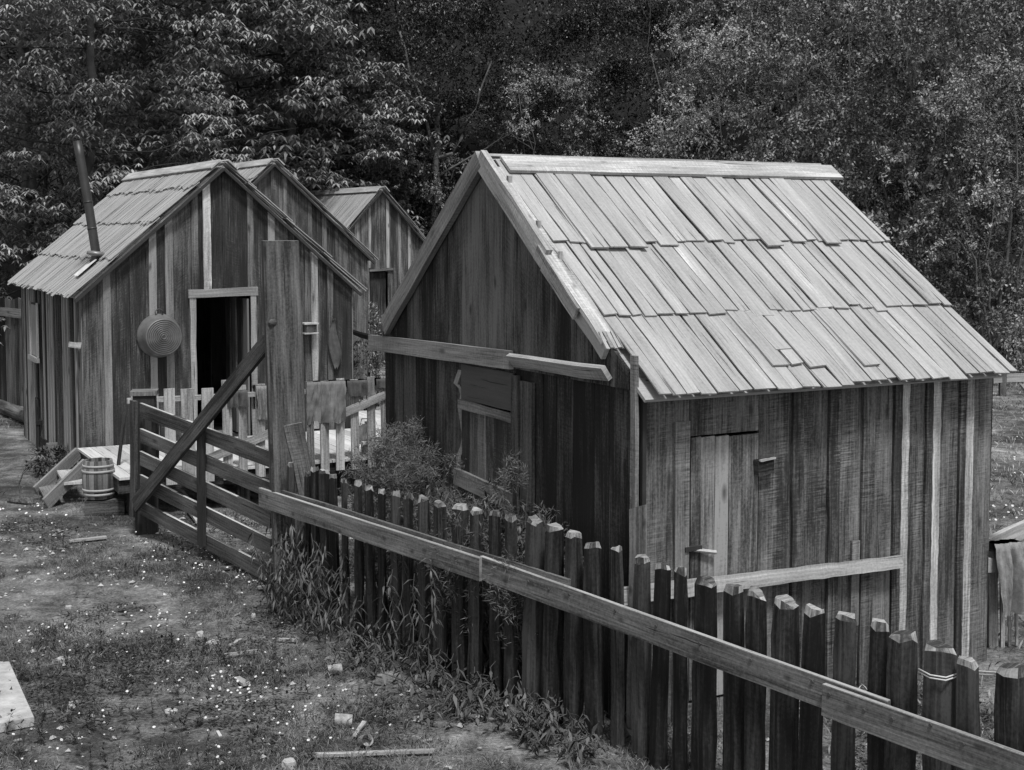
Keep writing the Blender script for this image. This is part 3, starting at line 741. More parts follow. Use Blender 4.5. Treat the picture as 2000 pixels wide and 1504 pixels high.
m = MB(); a = G(-10, 790, .12); b_ = G(55, 815, .12); a.z = b_.z = .12; m.tube([a, (a+b_)/2+Vector((0, 0, .01)), b_], [.12, .115, .11], 12, .5)
tag(m.build('log', M['post'], None, True), 'round log lying at the far left by the board fence', 'log')
# wire hoop on the ground
m = MB(); pts = [G(x, y, .03) for x, y in ((62, 905), (45, 922), (36, 945), (40, 965), (62, 985))]; m.tube(pts, .005, 6); tag(m.build('hose', M['iron'], None, True), 'thin bent hose lying left of the steps', 'hose')
# board fence far left
A = G(-60, 772); A.z = 0; 
bf = empty('board_fence', A, 0); tag(bf, 'dark upright board fence behind the cabin at the far left', 'fence')
B_ = atY(62, 600, 24.6); dv = Vector((B_.x-A.x, B_.y-A.y, 0)); Lf = dv.length; bf.rotation_euler.z = math.atan2(dv.y, dv.x)
m = MB(); board_wall(m, -1.5, Lf-.1, 0, lambda s: 1.95+.06*noise.noise(Vector((s*9, 0, 0))), 'x', 0, (), (.1, .17), tones=lambda s: rnd.uniform(0, .8)); m.build('fence_boards', M['wall_dark'], bf)
m = MB(); m.board((-1.5, -.04, 1.72), (Lf-.1, -.04, 1.7), (0, 0, 1), .16, .03, .6); m.build('rail', M['wall_mid'], bf)

# ------------------------------------------------------------------ GATE
def heavy(name, label, base, h, side, yaw, lean, mat, cat='post', taper=1, capm=True):
    e = empty(name, base, yaw); m = MB()
    n = 9; u0 = rnd.uniform(0, 50); rings = []
    for i in range(n+1):
        k = i/n; s_ = side*(1+(taper-1)*k)/2; c = Vector((lean[0]*k, lean[1]*k, h*k)); ch = s_*.12
        r = [(-s_+ch, -s_), (s_-ch, -s_), (s_, -s_+ch), (s_, s_-ch), (s_-ch, s_), (-s_+ch, s_), (-s_, s_-ch), (-s_, -s_+ch)]
        rings.append([c+Vector((x+rnd.uniform(-.004, .004), y+rnd.uniform(-.004, .004), 0)) for x, y in r])
    base_i = 0
    for r in rings: m.v += r
    acc = [0]
    for j in range(8): acc.append(acc[-1]+(rings[0][(j+1) % 8]-rings[0][j]).length)
    for i in range(n):
        for j in range(8):
            j2 = (j+1) % 8; va, vb = h*i/n, h*(i+1)/n
            m.face((i*8+j, i*8+j2, (i+1)*8+j2, (i+1)*8+j), [(u0+acc[j], va), (u0+acc[j+1], va), (u0+acc[j+1], vb), (u0+acc[j], vb)], .5)
    m.face(tuple(n*8+j for j in range(8)), [(u0+.1*math.cos(j), .1*math.sin(j)) for j in range(8)], .7, 1)
    m.build('shaft', [M[mat], M['trim_mid']], e); tag(e, label, cat); return e, m
PB = G(567, 1192) + Vector((-.02, .27, 0)); PB.z = -.05
Ptop = atY(547, 470, PB.y); 
bp_, _ = heavy('gate_post', 'tall thick square post between the gate and the picket fence', PB, Ptop.z+.05, .30, R(14), ((Ptop.x-PB.x)*1.0, 0), 'post', taper=1.0)
kn = MB(); kp = atY(532, 630, PB.y-.16); kl = Matrix.Rotation(-R(14), 3, 'Z') @ (kp-PB)
kn.lathe([(.001, .05), (.02, .045), (.035, .02), (.05, -.01), (.055, -.06)], kl+Vector((0, .0, 0)), (-.6, -1, 0), 12); 
kn.build('knot', M['post'], bp_, True)
LP = G(287, 1040); LP.z = -.05
Lt = atY(287, 768, LP.y)
lp_, _ = heavy('gate_post', 'short thick gate post with flat cap at the left end of the gate', LP, Lt.z+.03, .23, R(10), (0, 0), 'gate_dark')
cpb = MB(); cpb.box((0, 0, Lt.z+.06), (.27, .27, .045), .6); cpb.build('cap', M['rail'], lp_)
GA = G(268, 1030); GA.z = 0; GB = G(528, 1168); GB.z = 0
gd = (GB-GA); gd.z = 0; GL = gd.length; gd.normalize(); gn = Vector((gd.y, -gd.x, 0)); gn = gn if gn.y < 0 else -gn
GA = GA + gn*.16; GB = GB-gn*.20; gd = (GB-GA); gd.normalize(); gn = Vector((gd.y, -gd.x, 0)); gn = gn if gn.y < 0 else -gn
def gp(px, py): return hit(px, py, GA, gd)
gate = empty('gate', GA, math.atan2(gd.y, gd.x)); tag(gate, 'wide five-rail wooden farm gate with diagonal brace', 'gate')
def gl(px, py, off=0): s_, z_ = gp(px, py); return Vector((s_, off, z_))
sgn = -1 if (Matrix.Rotation(math.atan2(gd.y, gd.x), 3, 'Z') @ Vector((0, -1, 0))).dot(gn) > 0 else 1
fy = sgn                                # local y direction facing camera
rails = (((277, 788), (407, 838), (528, 882)), ((277, 838), (407, 892), (528, 942)), ((277, 882), (407, 940), (528, 1000)), ((277, 928), (407, 994), (528, 1052)), ((277, 979), (407, 1042), (528, 1108)))
for r_ in rails:
    m = MB(); p, q_ = gl(*r_[0]), gl(*r_[2]); mid = gl(*r_[1])
    a = p-Vector((.02, 0, .07)); b_ = q_+Vector((.02, 0, -.07)); 
    m.board(a, b_, (0, 0, 1), .145, .028, rnd.uniform(.4, .8), seg=6, wav=.004)
    # light from above on the top edge, put in as a thin pale strip
    m.build('rail', M['gate'], gate)
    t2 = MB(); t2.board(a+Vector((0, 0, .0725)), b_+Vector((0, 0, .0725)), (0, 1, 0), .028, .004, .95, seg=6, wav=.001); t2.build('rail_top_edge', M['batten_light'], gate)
def stile(px, y0_, y1_, w, mat, off, px2=None):
    p, q_ = gl(px, y0_), gl(px2 or px, y1_); m = MB(); m.board((p.x, off, p.z), (q_.x, off, q_.z), (1, 0, 0), w, .04, .4, seg=5, wav=.005); m.build('stile', M[mat], gate)
stile(268, 782, 1008, .10, 'gate', fy*.04); stile(401, 830, 1064, .11, 'gate_dark', fy*.045, 402); stile(296, 800, 925, .10, 'gate_dark', -fy*.04)
m = MB(); p, q_ = gl(277, 985), gl(538, 668); m.board((p.x, fy*.075, p.z), (q_.x, fy*.09, q_.z), (0, 0, 1), .15, .04, .35, seg=6, wav=.004); m.build('diagonal_brace', M['gate'], gate)
# leaning planks on posts
def lean_board(name, label, p0, p1, w, t, mat, tone=.6, wd=(1, 0, 0), bow=0, **kw):
    m = MB(); m.board(p0, p1, wd, w, t, tone, seg=5, wav=.005, bow=bow, **kw); return tag(m.build(name, M[mat]), label, 'plank')
lean_board('plank', 'short dark plank leaning on the right side of the tall post', atY(612, 1010, PB.y-.12), atY(572, 828, PB.y-.16), .15, .03, 'trim_mid', .1)

# ------------------------------------------------------------------ PICKET FENCE
FA = G(575, 1188); FA.z = 0
FBp = Vector((2.3, 6.3, 0)); fd = (FBp-FA); fd.normalize(); fn = Vector((fd.y, -fd.x, 0)); fn = fn if fn.y < 0 else -fn
fence = empty('picket_fence', FA, math.atan2(fd.y, fd.x)); tag(fence, 'dark split picket fence with sawn rails running to the lower right', 'fence')
fsg = -1 if (Matrix.Rotation(math.atan2(fd.y, fd.x), 3, 'Z') @ Vector((0, -1, 0))).dot(fn) > 0 else 1
pk = [(568, 903, 16), (600, 921, 14), (616, 912, 17), (634, 918, 20), (651, 926, 20), (672, 934, 14), (700, 938, 16), (720, 948, 19), (746, 956, 16), (771, 960, 22), (798, 966, 20), (827, 970, 24), (860, 980, 28), (900, 985, 28), (931, 994, 28), (966, 997, 24), (997, 1005, 26), (1046, 1013, 33), (1085, 1024, 36), (1121, 1038, 30), (1157, 1057, 32), (1206, 1066, 24), (1254, 1086, 30), (1297, 1101, 30), (1329, 1108, 28), (1381, 1130, 44), (1433, 1143, 37), (1479, 1154, 38), (1536, 1170, 49), (1592, 1186, 38), (1651, 1198, 46), (1718, 1213, 40), (1765, 1234, 50), (1835, 1258, 60), (1892, 1287, 42), (1975, 1298, 52), (2052, 1330, 50), (2120, 1350, 55)]
for (px, py, wpx) in pk:
    s_, z_ = hit(px, py, FA, fd); wp = FA+fd*s_; w = wpx/F*wp.y*1.1; dpt = w*rnd.uniform(.65, .95)
    m = MB(); n = 7; k6 = 7
    shape = []
    for j in range(k6):
        a = 2*math.pi*j/k6+rnd.uniform(-.25, .25)+.4; r_ = rnd.uniform(.88, 1.12)
        shape.append((max(-1, min(1, math.cos(a)*1.18*r_))*w/2, max(-1, min(1, math.sin(a)*1.12*r_))*dpt/2))
    tilt = rnd.uniform(-.035, .035); u0, v0 = rnd.uniform(0, 60), rnd.uniform(0, 60)
    yy0 = fsg*-.0
    for i in range(n+1):
        k = i/n; tw = 1.14-.16*k if i < n else .93
        for j, (x, y) in enumerate(shape):
            zc = -.05+(z_+.03)*k
            if i == n: zc -= rnd.uniform(.0, .03)
            m.v.append(Vector((s_+x*tw+tilt*(k-1)+rnd.uniform(-.005, .005), y*tw+rnd.uniform(-.005, .005), zc)))
    acc = 0; tone = rnd.random()
    for j in range(k6):
        j2 = (j+1) % k6; wj = math.dist(shape[j], shape[j2])
        for i in range(n):
            m.face((i*k6+j, i*k6+j2, (i+1)*k6+j2, (i+1)*k6+j), [(u0+acc, v0+z_*i/n), (u0+acc+wj, v0+z_*i/n), (u0+acc+wj, v0+z_*(i+1)/n), (u0+acc, v0+z_*(i+1)/n)], tone)
        acc += wj
    # axe-cut chamfered top
    b0 = len(m.v); cx = rnd.uniform(-.08, .08)*w; slp = rnd.uniform(-.25, .25)
    for (x, y) in shape: m.v.append(Vector((s_+x*.80+cx, y*.72, z_+rnd.uniform(-.012, .008)+x*slp)))
    for j in range(k6):
        j2 = (j+1) % k6; m.face((n*k6+j, n*k6+j2, b0+j2, b0+j), [(u0, v0), (u0+.04, v0), (u0+.04, v0+.04), (u0, v0+.04)], rnd.random(), 1)
    m.face(tuple(b0+j for j in range(k6)), [(u0+x*3, v0+y*3) for x, y in shape], rnd.random(), 1)
    m.build('picket', [M['picket'], M['cut']], fence)
FR = FA+fn*.09
def fr_(px, py): s_, z_ = hit(px, py, FR, fd); return s_, z_
def rail(p0, p1, w, off, tone, mat, t=.03):
    a, b_ = fr_(*p0), fr_(*p1); m = MB(); y = fsg*off
    m.board((a[0], y, a[1]-w/2), (b_[0], y, b_[1]-w/2), (0, 0, 1), w, t, tone, seg=8, wav=.003); m.build('rail', M[mat], fence)
    e = MB(); e.board((a[0], y, a[1]+.003), (b_[0], y, b_[1]+.003), (0, 1, 0), t-.002, .005, .9, seg=8, wav=.0008); e.build('rail_top_edge', M['cut'], fence)
rail((512, 953), (944, 1090), .155, .11, .75, 'rail')
rail((940, 1087), (1735, 1370), .155, .088, .5, 'rail')
rail((1618, 1334), (2090, 1500), .16, .125, .55, 'rail')
a, b_ = fr_(545, 962), fr_(1105, 1140)
m = MB(); m.board((a[0], fsg*.058, a[1]-.06), (b_[0], fsg*.058, b_[1]-.05), (0, 0, 1), .15, .025, .6, seg=6, wav=.004); m.build('backing_rail', M['rail'], fence)
# nails / dark nail stains on rail
m = MB()
for (px, py) in ((1035, 1135), (1075, 1150), (1115, 1160), (1205, 1192), (1285, 1222), (1370, 1256), (1470, 1288), (1590, 1330), (1632, 1352), (1700, 1383), (1755, 1400), (1830, 1412), (1893, 1448), (660, 1012), (780, 1060), (600, 990)):
    s_, z_ = fr_(px, py); off = .142 if px > 1620 else .106
    m.lathe([(.001, .004), (.009, .004), (.011, 0)], (s_, fsg*off, z_), (0, fsg, 0), 8)
m.build('nail_heads', M['iron'], fence)
# wide plank leaning at the shed corner behind the fence
s0, z0 = hit(1246, 990, FA-fn*.12, fd); pw = FA-fn*.12+fd*s0
lean_board('plank', 'broad pale plank standing upright where the fence passes the shed corner', Vector((pw.x-.01, pw.y, 0)), Vector((pw.x, pw.y, z0)), .135, .02, 'rail', .95, wd=fd, skew=.05)
# twine round two posts
def fpt(px, py, off): s_, z_ = hit(px, py, FA, fd); return FA+fd*s_+fn*off+Vector((0, 0, z_))
m = MB()
for dz in (0, .014):
    pts = [fpt(1806, 1308, .05), fpt(1835, 1318, .075), fpt(1862, 1324, .06), fpt(1868, 1322, -.01), fpt(1890, 1321, -.06), fpt(1930, 1323, -.05), fpt(1952, 1322, -.02)]
    m.tube([p+Vector((0, 0, dz)) for p in pts], .004, 6)
tag(m.build('twine', M['rope'], None, True), 'pale twine wound round the thickest picket near the right edge', 'twine')

# ------------------------------------------------------------------ right edge: rail, posts, sack
RP = G(1950, 1290); RP.z = 0
ex_ = empty('drying_rack', RP, 0); tag(ex_, 'thin upright poles and rails of a drying frame beyond the shed corner', 'frame')
def rp(px, py, Y): return atY(px, py, Y)-RP
Yr = RP.y+.35
for (x0, y0_, x1, y1_, r_) in ((1934, 1075, 1936, 1290, .022), (1945, 1100, 1946, 1290, .012), (1957, 1090, 1958, 1265, .014), (1970, 1100, 1972, 1262, .010), (1984, 1130, 1986, 1260, .010)):
    m = MB(); a = rp(x0, y0_, Yr); b_ = rp(x1, y1_, Yr); m.board(a, b_, (1, 0, 0), r_*2, r_*2, .7, seg=3, wav=.002); m.build('pole', M['railpale'], ex_)
m = MB(); m.board(rp(1928, 1068, Yr+.1), rp(2080, 995, Yr+1.6), (0, 0, 1), .13, .05, .95, wav=.006); m.build('top_rail', M['trim'], ex_)
m = MB(); m.board(rp(1935, 1308, Yr-.1), rp(2060, 1238, Yr+1.3), (0, 0, 1), .12, .03, .8, wav=.004); m.build('lower_rail', M['trim_mid'], ex_)
m = MB(); m.box(rp(1937, 1103, Yr-.06), (.09, .05, .11), .9); m.build('block', M['trim'], ex_)
cloth('sack', 'shaggy pale sack thrown over the rail beyond the shed corner', M['sack'], atY(1960, 1062, Yr-.02), (1, .35, 0), .26, .55, .3, 21, .07, 'sack')
# far right little structure
m = MB(); a = atY(1955, 752, 26); m.board(a, a+Vector((2.2, .6, .05)), (0, 0, 1), .2, .04, .8); e = m
P = G(1990, 775); fe = empty('low_fence', P, 0); tag(fe, 'low distant plank barrier at the far edge of the meadow', 'fence')
m = MB(); m.board((-.5, 0, .35), (3, .6, .42), (0, 0, 1), .16, .04, .9); m.build('rail', M['trim_mid'], fe)
m = MB(); m.board((-.3, .06, -.05), (-.3, .06, .5), (1, 0, 0), .12, .1, .4); m.build('post', M['post'], fe)
m = MB(); m.board((1.6, .4, -.05), (1.6, .4, .5), (1, 0, 0), .12, .1, .4); m.build('post', M['post'], fe)

# ------------------------------------------------------------------ litter in the yard
def can(px, py, r, L, d, label):
    p = G(px, py, r); e = empty('tin_can', p+Vector((0, 0, gz(p.x, p.y))), 0); tag(e, label, 'can'); d = Vector(d).normalized()
    m = MB(); prof = [(.001, 0), (r, 0)]
    for i in range(7): prof += [(r, L*(i+.5)/7), (r*.985, L*(i+1)/7)]
    prof += [(r, L), (r*.93, L), (r*.93, L*.3), (.001, L*.3)]
    m.lathe(prof, -d*L/2, d, 24); m.build('body', M['rust'], e, True)
    m = MB(); m.lathe([(r*1.0, L*.0-.003), (r*1.025, .0), (r*1.0, .004)], -d*L/2, d, 24); m.build('rim', M['rust'], e, True)
can(654, 1306, .038, .10, (1, .3, .05), 'rusty tin can lying nearest to the fence')
can(684, 1389, .038, .075, (.4, -1, .6), 'upturned tin can behind the square one')
can(671, 1407, .042, .11, (1, .1, -.1), 'pale tin can lying in front of the upturned one')
can(714, 1447, .038, .08, (.5, -1, .5), 'round-topped tin can just above the long lath')
def rock(px, py, s_, label, mat='stone', seed=0, name='stone', cat='stone'):
    p = G(px, py, s_[2]*.4); r2 = random.Random(seed+5); m = MB(); nlat, nlon = 6, 9
    for i in range(nlat+1):
        for j in range(nlon):
            th = math.pi*i/nlat; ph = 2*math.pi*j/nlon; d = Vector((math.sin(th)*math.cos(ph), math.sin(th)*math.sin(ph), math.cos(th)))
            d = Vector([math.copysign(abs(c)**.55, c) for c in d]); q_ = 1+.25*noise.noise(d*1.3+Vector((seed, 0, 0)))
            m.v.append(Vector((d.x*s_[0]*q_, d.y*s_[1]*q_, d.z*s_[2]*q_)))
    for i in range(nlat):
        for j in range(nlon):
            j2 = (j+1) % nlon; m.face((i*nlon+j, (i+1)*nlon+j, (i+1)*nlon+j2, i*nlon+j2), [(0, 0)]*4, .5)
    o = m.build(name, M[mat]); o.location = p; o.rotation_euler.z = seed; return tag(o, label, cat)
rock(416, 1261, (.055, .04, .045), 'blocky pale stone lying below the gate end', seed=1)
rock(391, 1241, (.045, .03, .03), 'small pale stone just left of the blocky one', seed=2)
rock(134, 1188, (.03, .02, .025), 'little pale stone alone in the left of the yard', seed=3)
rock(125, 1290, (.05, .04, .03), 'flat stone beside the weeds at the left', seed=4)
rock(145, 1377, (.06, .035, .022), 'long flat pale stone near the slab', seed=5)
rock(335, 1390, (.045, .03, .02), 'flat pale stone in the middle of the yard', seed=6)
rock(565, 1495, (.04, .035, .04), 'pale stone at the bottom edge left of the lath', seed=7)
rock(495, 1207, (.025, .02, .04), 'upright pale stone near the foot of the tall post', seed=8)
rock(50, 962+15, (.2, .15, .06), 'low mossy rock in the yard at the left edge', 'ground', 9)
def litter(p0, p1, w, t, label, mat='trim', name='lath', cat='lath', h=.03, tone=.8):
    a, b_ = G(*p0, h), G(*p1, h); a.z += gz(a.x, a.y); b_.z += gz(b_.x, b_.y); m = MB(); m.board(a, b_, (b_-a).cross(Vector((0, 0, 1))), w, t, tone, seg=4, wav=.004)
    return tag(m.build(name, M[mat]), label, cat)
litter((610, 1475), (848, 1467), .035, .02, 'long pale lath lying in the grass at the bottom')
litter((432, 1283), (510, 1272), .02, .02, 'thin pale stick right of the blocky stone', 'railpale')
litter((448, 1262), (470, 1250), .03, .02, 'stubby wood chip right of the blocky stone', 'railpale')
litter((462, 1323), (482, 1335), .05, .02, 'short board scrap by the daisy patch', 'railpale')
litter((135, 1055), (208, 1048), .07, .02, 'flat board scrap lying below the keg', 'trim_mid', tone=.9)
litter((505, 1150), (530, 1146), .05, .02, 'pale board end near the tall post', 'trim')
litter((436, 1112), (458, 1108), .05, .02, 'dark board scrap under the gate', 'wall_dark')
litter((692, 1438), (712, 1410), .025, .012, 'thin pale splinter below the square can', 'trim')
litter((538, 1248), (580, 1250), .02, .02, 'thin splinter near the fence foot', 'railpale')
m = MB(); a = G(-60, 1345, .06); b_ = G(22, 1345, .06)
p1, p2, p3, p4 = G(-60, 1292, .07), G(18, 1292, .07), G(66, 1400, .07), G(-60, 1425, .07)
m.prism([p-Vector((0, 0, .06)) for p in (p4, p3, p2, p1)], [p4, p3, p2, p1], .9)
tag(m.build('slab', M['stone']), 'pale flat slab cut by the left edge of the yard', 'slab')
litter((331, 934), (392, 1020), .11, .03, 'pale plank sloping on the ground behind the gate', 'trim', 'plank', 'plank', .05)

# ------------------------------------------------------------------ vegetation
def np_leaves(P, D, N, L, Wd, tone, name, mat, parent=None, curl=.25):
    P = np.asarray(P, dtype=np.float32); D = np.asarray(D); D = D/np.linalg.norm(D, axis=1, keepdims=True)
    Sd = np.cross(D, N); nl = np.linalg.norm(Sd, axis=1, keepdims=True); nl[nl < 1e-5] = 1; Sd /= nl; Nn = np.cross(Sd, D)
    L = np.asarray(L)[:, None]; Wd = np.asarray(Wd)[:, None]
    a = P; b = P+D*L*.45+Sd*Wd*.5+Nn*Wd*.0; c = P+D*L; c = c.copy(); c[:, 2:3] -= curl*L*.5; d = P+D*L*.45-Sd*Wd*.5
    n = len(P); v = np.stack([a, b, c, d], axis=1).reshape(-1, 3).astype(np.float32)
    me = bpy.data.meshes.new(name); me.vertices.add(n*4); me.vertices.foreach_set('co', v.ravel())
    me.loops.add(n*4); me.loops.foreach_set('vertex_index', np.arange(n*4, dtype=np.int32))
    me.polygons.add(n); me.polygons.foreach_set('loop_start', np.arange(0, n*4, 4, dtype=np.int32))
    me.update(calc_edges=True)
    at = me.attributes.new('tone', 'FLOAT', 'FACE'); at.data.foreach_set('value', np.asarray(tone, dtype=np.float32))
    me.materials.append(mat)
    o = bpy.data.objects.new(name, me); COL.objects.link(o)
    if parent: o.parent = parent
    return o
def unit(rs_, n):
    v = rs_.normal(size=(n, 3)); return v/np.linalg.norm(v, axis=1, keepdims=True)
def limb(m, p0, p1, r0, r1, wig, rr, n=6):
    pts = []; 
    for i in range(n+1):
        k = i/n; p = Vector(p0).lerp(Vector(p1), k) + Vector((rr.uniform(-1, 1), rr.uniform(-1, 1), rr.uniform(-.4, .4)))*wig*math.sin(math.pi*k)
        pts.append(p)
    m.tube(pts, [r0+(r1-r0)*i/n for i in range(n+1)], 7); return pts
def treeA(seed, h=9.5, r=3.0, nclump=135, low=.1, name='broadleaf_tree', mat='leafA'):
    """layered sprays of drooping, hand-shaped leaf rosettes"""
    rs_ = np.random.RandomState(seed); rr = random.Random(seed); e = empty(name, (0, 0, 0))
    m = MB(); limb(m, (0, 0, -.3), (rr.uniform(-.4, .4), rr.uniform(-.4, .4), h*.85), .2, .05, .25, rr, 8)
    P, D, N, L, W_, T = [], [], [], [], [], []
    for c in range(nclump):
        zf = rr.uniform(low, 1)**.9; env = r*math.sin(math.pi*min(1, .18+.80*zf))**.6
        a = rr.uniform(0, 2*math.pi); q_ = env*rr.uniform(.55, 1.0)
        cc = np.array([math.cos(a)*q_, math.sin(a)*q_, zf*h]); cr = rr.uniform(.28, .8)
        if c % 4 == 0: limb(m, (0, 0, max(.5, zf*h-1.2)), cc*.85, .03, .008, .15, rr, 4)
        n = int(30*(cr/.55)**1.5); ct = rr.uniform(0, 1)
        dirs = unit(rs_, n); dirs[:, 2] = np.abs(dirs[:, 2])*.7+.05*rs_.normal(size=n)
        pos = cc + dirs*np.array([cr, cr, cr*.75])*rs_.uniform(.6, 1.05, (n, 1)) + np.array([math.cos(a), math.sin(a), -.45])*rs_.uniform(0, .25, (n, 1))
        for p in pos:
            k = rr.randint(3, 7); a0 = rr.uniform(0, 6.28); s_ = rr.uniform(.5, 1.1)
            for j in range(k):
                aa = a0+6.28*j/k; d = np.array([math.cos(aa), math.sin(aa), rr.uniform(-.75, -.1)])
                P.append(p); D.append(d); N.append((0, 0, 1)); L.append(.19*s_*rr.uniform(.7, 1.15)); W_.append(.055*s_); T.append(min(1, max(0, .2+.5*ct+rr.uniform(-.2, .3))))
    m.build('trunk', M['bark'], e, True)
    np_leaves(P, D, N, L, W_, T, 'crown', M[mat], e, .4); return e
def treeB(seed, h=8, r=2.6, ntw=1500, per=26, size=.085, stems=6, name='brushy_tree', mat='leafB', low=.02, bark='barkpale'):
    """many stemmed bush-like tree with small leaves along arching twigs"""
    rs_ = np.random.RandomState(seed); rr = random.Random(seed); e = empty(name, (0, 0, 0)); m = MB()
    ends = []
    for i in range(stems):
        a = rr.uniform(0, 6.28); q_ = r*rr.uniform(.15, .8); hh = h*rr.uniform(.55, .98)
        pts = limb(m, (math.cos(a)*.3, math.sin(a)*.3, -.2), (math.cos(a)*q_, math.sin(a)*q_, hh), rr.uniform(.03, .06), .008, .35, rr, 7)
        for k in range(5):
            p = pts[rr.randint(2, 6)]; aa = rr.uniform(0, 6.28); limb(m, p, p+Vector((math.cos(aa)*.8, math.sin(aa)*.8, rr.uniform(.2, 1.0))), .016, .005, .12, rr, 4)
    m.build('trunk', M[bark], e, True)
    # clump field
    nc = 52; cl = []
    for i in range(nc):
        zf = rr.uniform(low, 1); env = r*(math.sin(math.pi*min(1, .25+.72*zf))**.5); a = rr.uniform(0, 6.28); q_ = env*math.sqrt(rr.uniform(.15, 1))
        cl.append((math.cos(a)*q_, math.sin(a)*q_, zf*h, rr.uniform(.45, .95), rr.uniform(0, 1)))
    idx = rs_.randint(0, nc, ntw); C = np.array(cl)[idx]
    base = C[:, :3]+unit(rs_, ntw)*C[:, 3:4]*rs_.uniform(.3, 1, (ntw, 1))*np.array([1, 1, .7])
    out = base*np.array([1, 1, 0]); out /= (np.linalg.norm(out, axis=1, keepdims=True)+1e-6)
    td = out*.7+rs_.normal(size=(ntw, 3))*.55+np.array([0, 0, .35]); td /= np.linalg.norm(td, axis=1, keepdims=True)
    tl = rs_.uniform(.25, .6, (ntw, 1))
    k = rs_.uniform(0, 1, (ntw, per, 1)); P = base[:, None, :]+td[:, None, :]*tl[:, None, :]*k; P[:, :, 2:3] -= .18*k*k*tl[:, None, :]
    P += rs_.normal(size=P.shape)*.03
    n = ntw*per; P = P.reshape(-1, 3); D = np.repeat(td, per, axis=0)*.5+rs_.normal(size=(n, 3))*.7; D[:, 2] -= .15
    N = unit(rs_, n)*.7+np.array([0, 0, 1.0]); T = np.clip(np.repeat(C[:, 4]**1.4, per)*.75+rs_.uniform(-.05, .35, n), 0, 1)
    np_leaves(P, D, N, size*rs_.uniform(.6, 1.25, n), size*.5*rs_.uniform(.7, 1.2, n), T, 'crown', M[mat], e, .2); return e
protoA = [treeA(11), treeA(12, 10.5, 3.3, 135), treeA(13, 8.5, 2.8, 115)]
protoB = [treeB(21), treeB(22, 9.5, 2.9, 1700), treeB(23, 7, 2.4, 1350)]
protoC = [treeB(31, 9, 2.7, 1300, 26, .085, 5, 'shade_tree', 'leafC', .05, 'bark'), treeB(32, 11, 3.0, 1500, 26, .09, 4, 'shade_tree', 'leafC', .05, 'bark')]
used = {}
def plant(proto, px, Y, sc, rz, z, label, group, cat='tree'):
    x = (px-1000)/F*Y
    if proto.name not in used: o = proto; used[proto.name] = 1
    else: o = copy_tree(proto)
    o.location = (x, Y, z); o.rotation_euler.z = rz; o.scale = (sc, sc, sc); tag(o, label, cat, group); return o
gA = 'broad-leaved trees behind the left cabins'; gB = 'small-leaved brushy trees behind the near shed'; gC = 'dark trees deep in the wood'
# chestnut-like trees, left
plant(protoA[0], -40, 27.5, .95, .3, 0, 'drooping-leaved tree at the far left edge above the board fence', gA)
plant(protoA[1], 190, 29, 1.0, 1.9, 0, 'drooping-leaved tree directly behind the stovepipe', gA)
plant(protoA[2], 390, 34, 1.3, 4.0, 0, 'drooping-leaved tree rising over the ridge of the open-doored cabin', gA)
plant(protoA[0], 560, 38, 1.2, 5.2, 0, 'drooping-leaved tree over the middle cabin', gA)
plant(protoA[1], 60, 33, 1.25, 2.8, .5, 'taller drooping-leaved tree at the upper left corner', gA)
plant(protoA[2], 300, 35, 1.6, 1.1, 1, 'tall drooping-leaved tree in the second row above the left cabin', gA)
plant(protoA[0], 690, 42, 1.25, 2.2, 1, 'drooping-leaved tree above the farthest cabin', gA)
plant(protoA[1], 470, 41, 1.4, .9, 1.5, 'back-row drooping-leaved tree at the top left of centre', gA)
# centre
plant(protoC[0], 860, 42, 1.1, 0, .6, 'dark tree with forked trunk above the gap between cabins and near shed', gC)
plant(protoB[2], 800, 40, .75, .5, .5, 'low leafy tree between the farthest cabin and the near shed', gB)
plant(protoC[1], 1000, 41, 1.1, 1.4, 1.5, 'dark tree over the apex of the near shed', gC)
plant(protoC[0], 1180, 40, 1.0, 2.4, 1.0, 'dark tree behind the ridge of the near shed', gC)
plant(protoB[0], 1080, 39, .85, 3.1, .8, 'speckled small-leaved tree just right of the near shed apex', gB)
plant(protoB[1], 1255, 43.5, .8, .8, 4.0, 'small-leaved tree at the top of the wood right of centre', gB)
plant(protoC[1], 1390, 43, 1.1, 3.9, 2, 'darkest tree, a black gap high over the near shed ridge', gC)
# right brush
plant(protoB[1], 1500, 35, 1.05, 2.0, 0, 'brushy tree rising behind the middle of the near shed ridge', gB)
plant(protoB[0], 1660, 34, 1.2, 4.4, 0, 'brushy pale-stemmed tree behind the far end of the ridge', gB)
plant(protoB[2], 1800, 33, 1.3, 1.0, 0, 'brushy tree beside the far roof corner', gB)
plant(protoB[1], 1930, 35, 1.1, 5.0, 0, 'tall brushy tree near the upper right corner', gB)
plant(protoB[2], 1960, 30.5, .95, 3.0, 0, 'bushy tree lowest at the right edge above the meadow', gB)
plant(protoB[0], 2090, 33, 1.1, .2, 0, 'brushy tree cut by the right edge', gB)
plant(protoB[1], 1400, 37, .85, 5.6, .3, 'shorter brushy tree low behind the near shed ridge', gB)
plant(protoB[0], 1580, 41, 1.1, 3.3, 2.5, 'brushy tree high on the slope right of the dark gap', gB)
plant(protoB[2], 1780, 40, 1.3, 2.3, 2.5, 'brushy tree high on the slope at the top right', gB)
plant(protoC[0], 1720, 37, .9, 1.2, .5, 'dark tree in the hollow beyond the far roof edge', gC)
plant(protoC[1], 640, 41, 1.1, .4, 2, 'dark tree deep in the wood above the middle cabin', gC)
plant(protoC[0], 120, 37.5, 1.2, 3.0, 1, 'dark tree deep in the wood at the left', gC)
plant(protoC[1], 2000, 39.5, 1.0, 3.0, 1.0, 'dark tree deep in the wood at the right edge', gC)
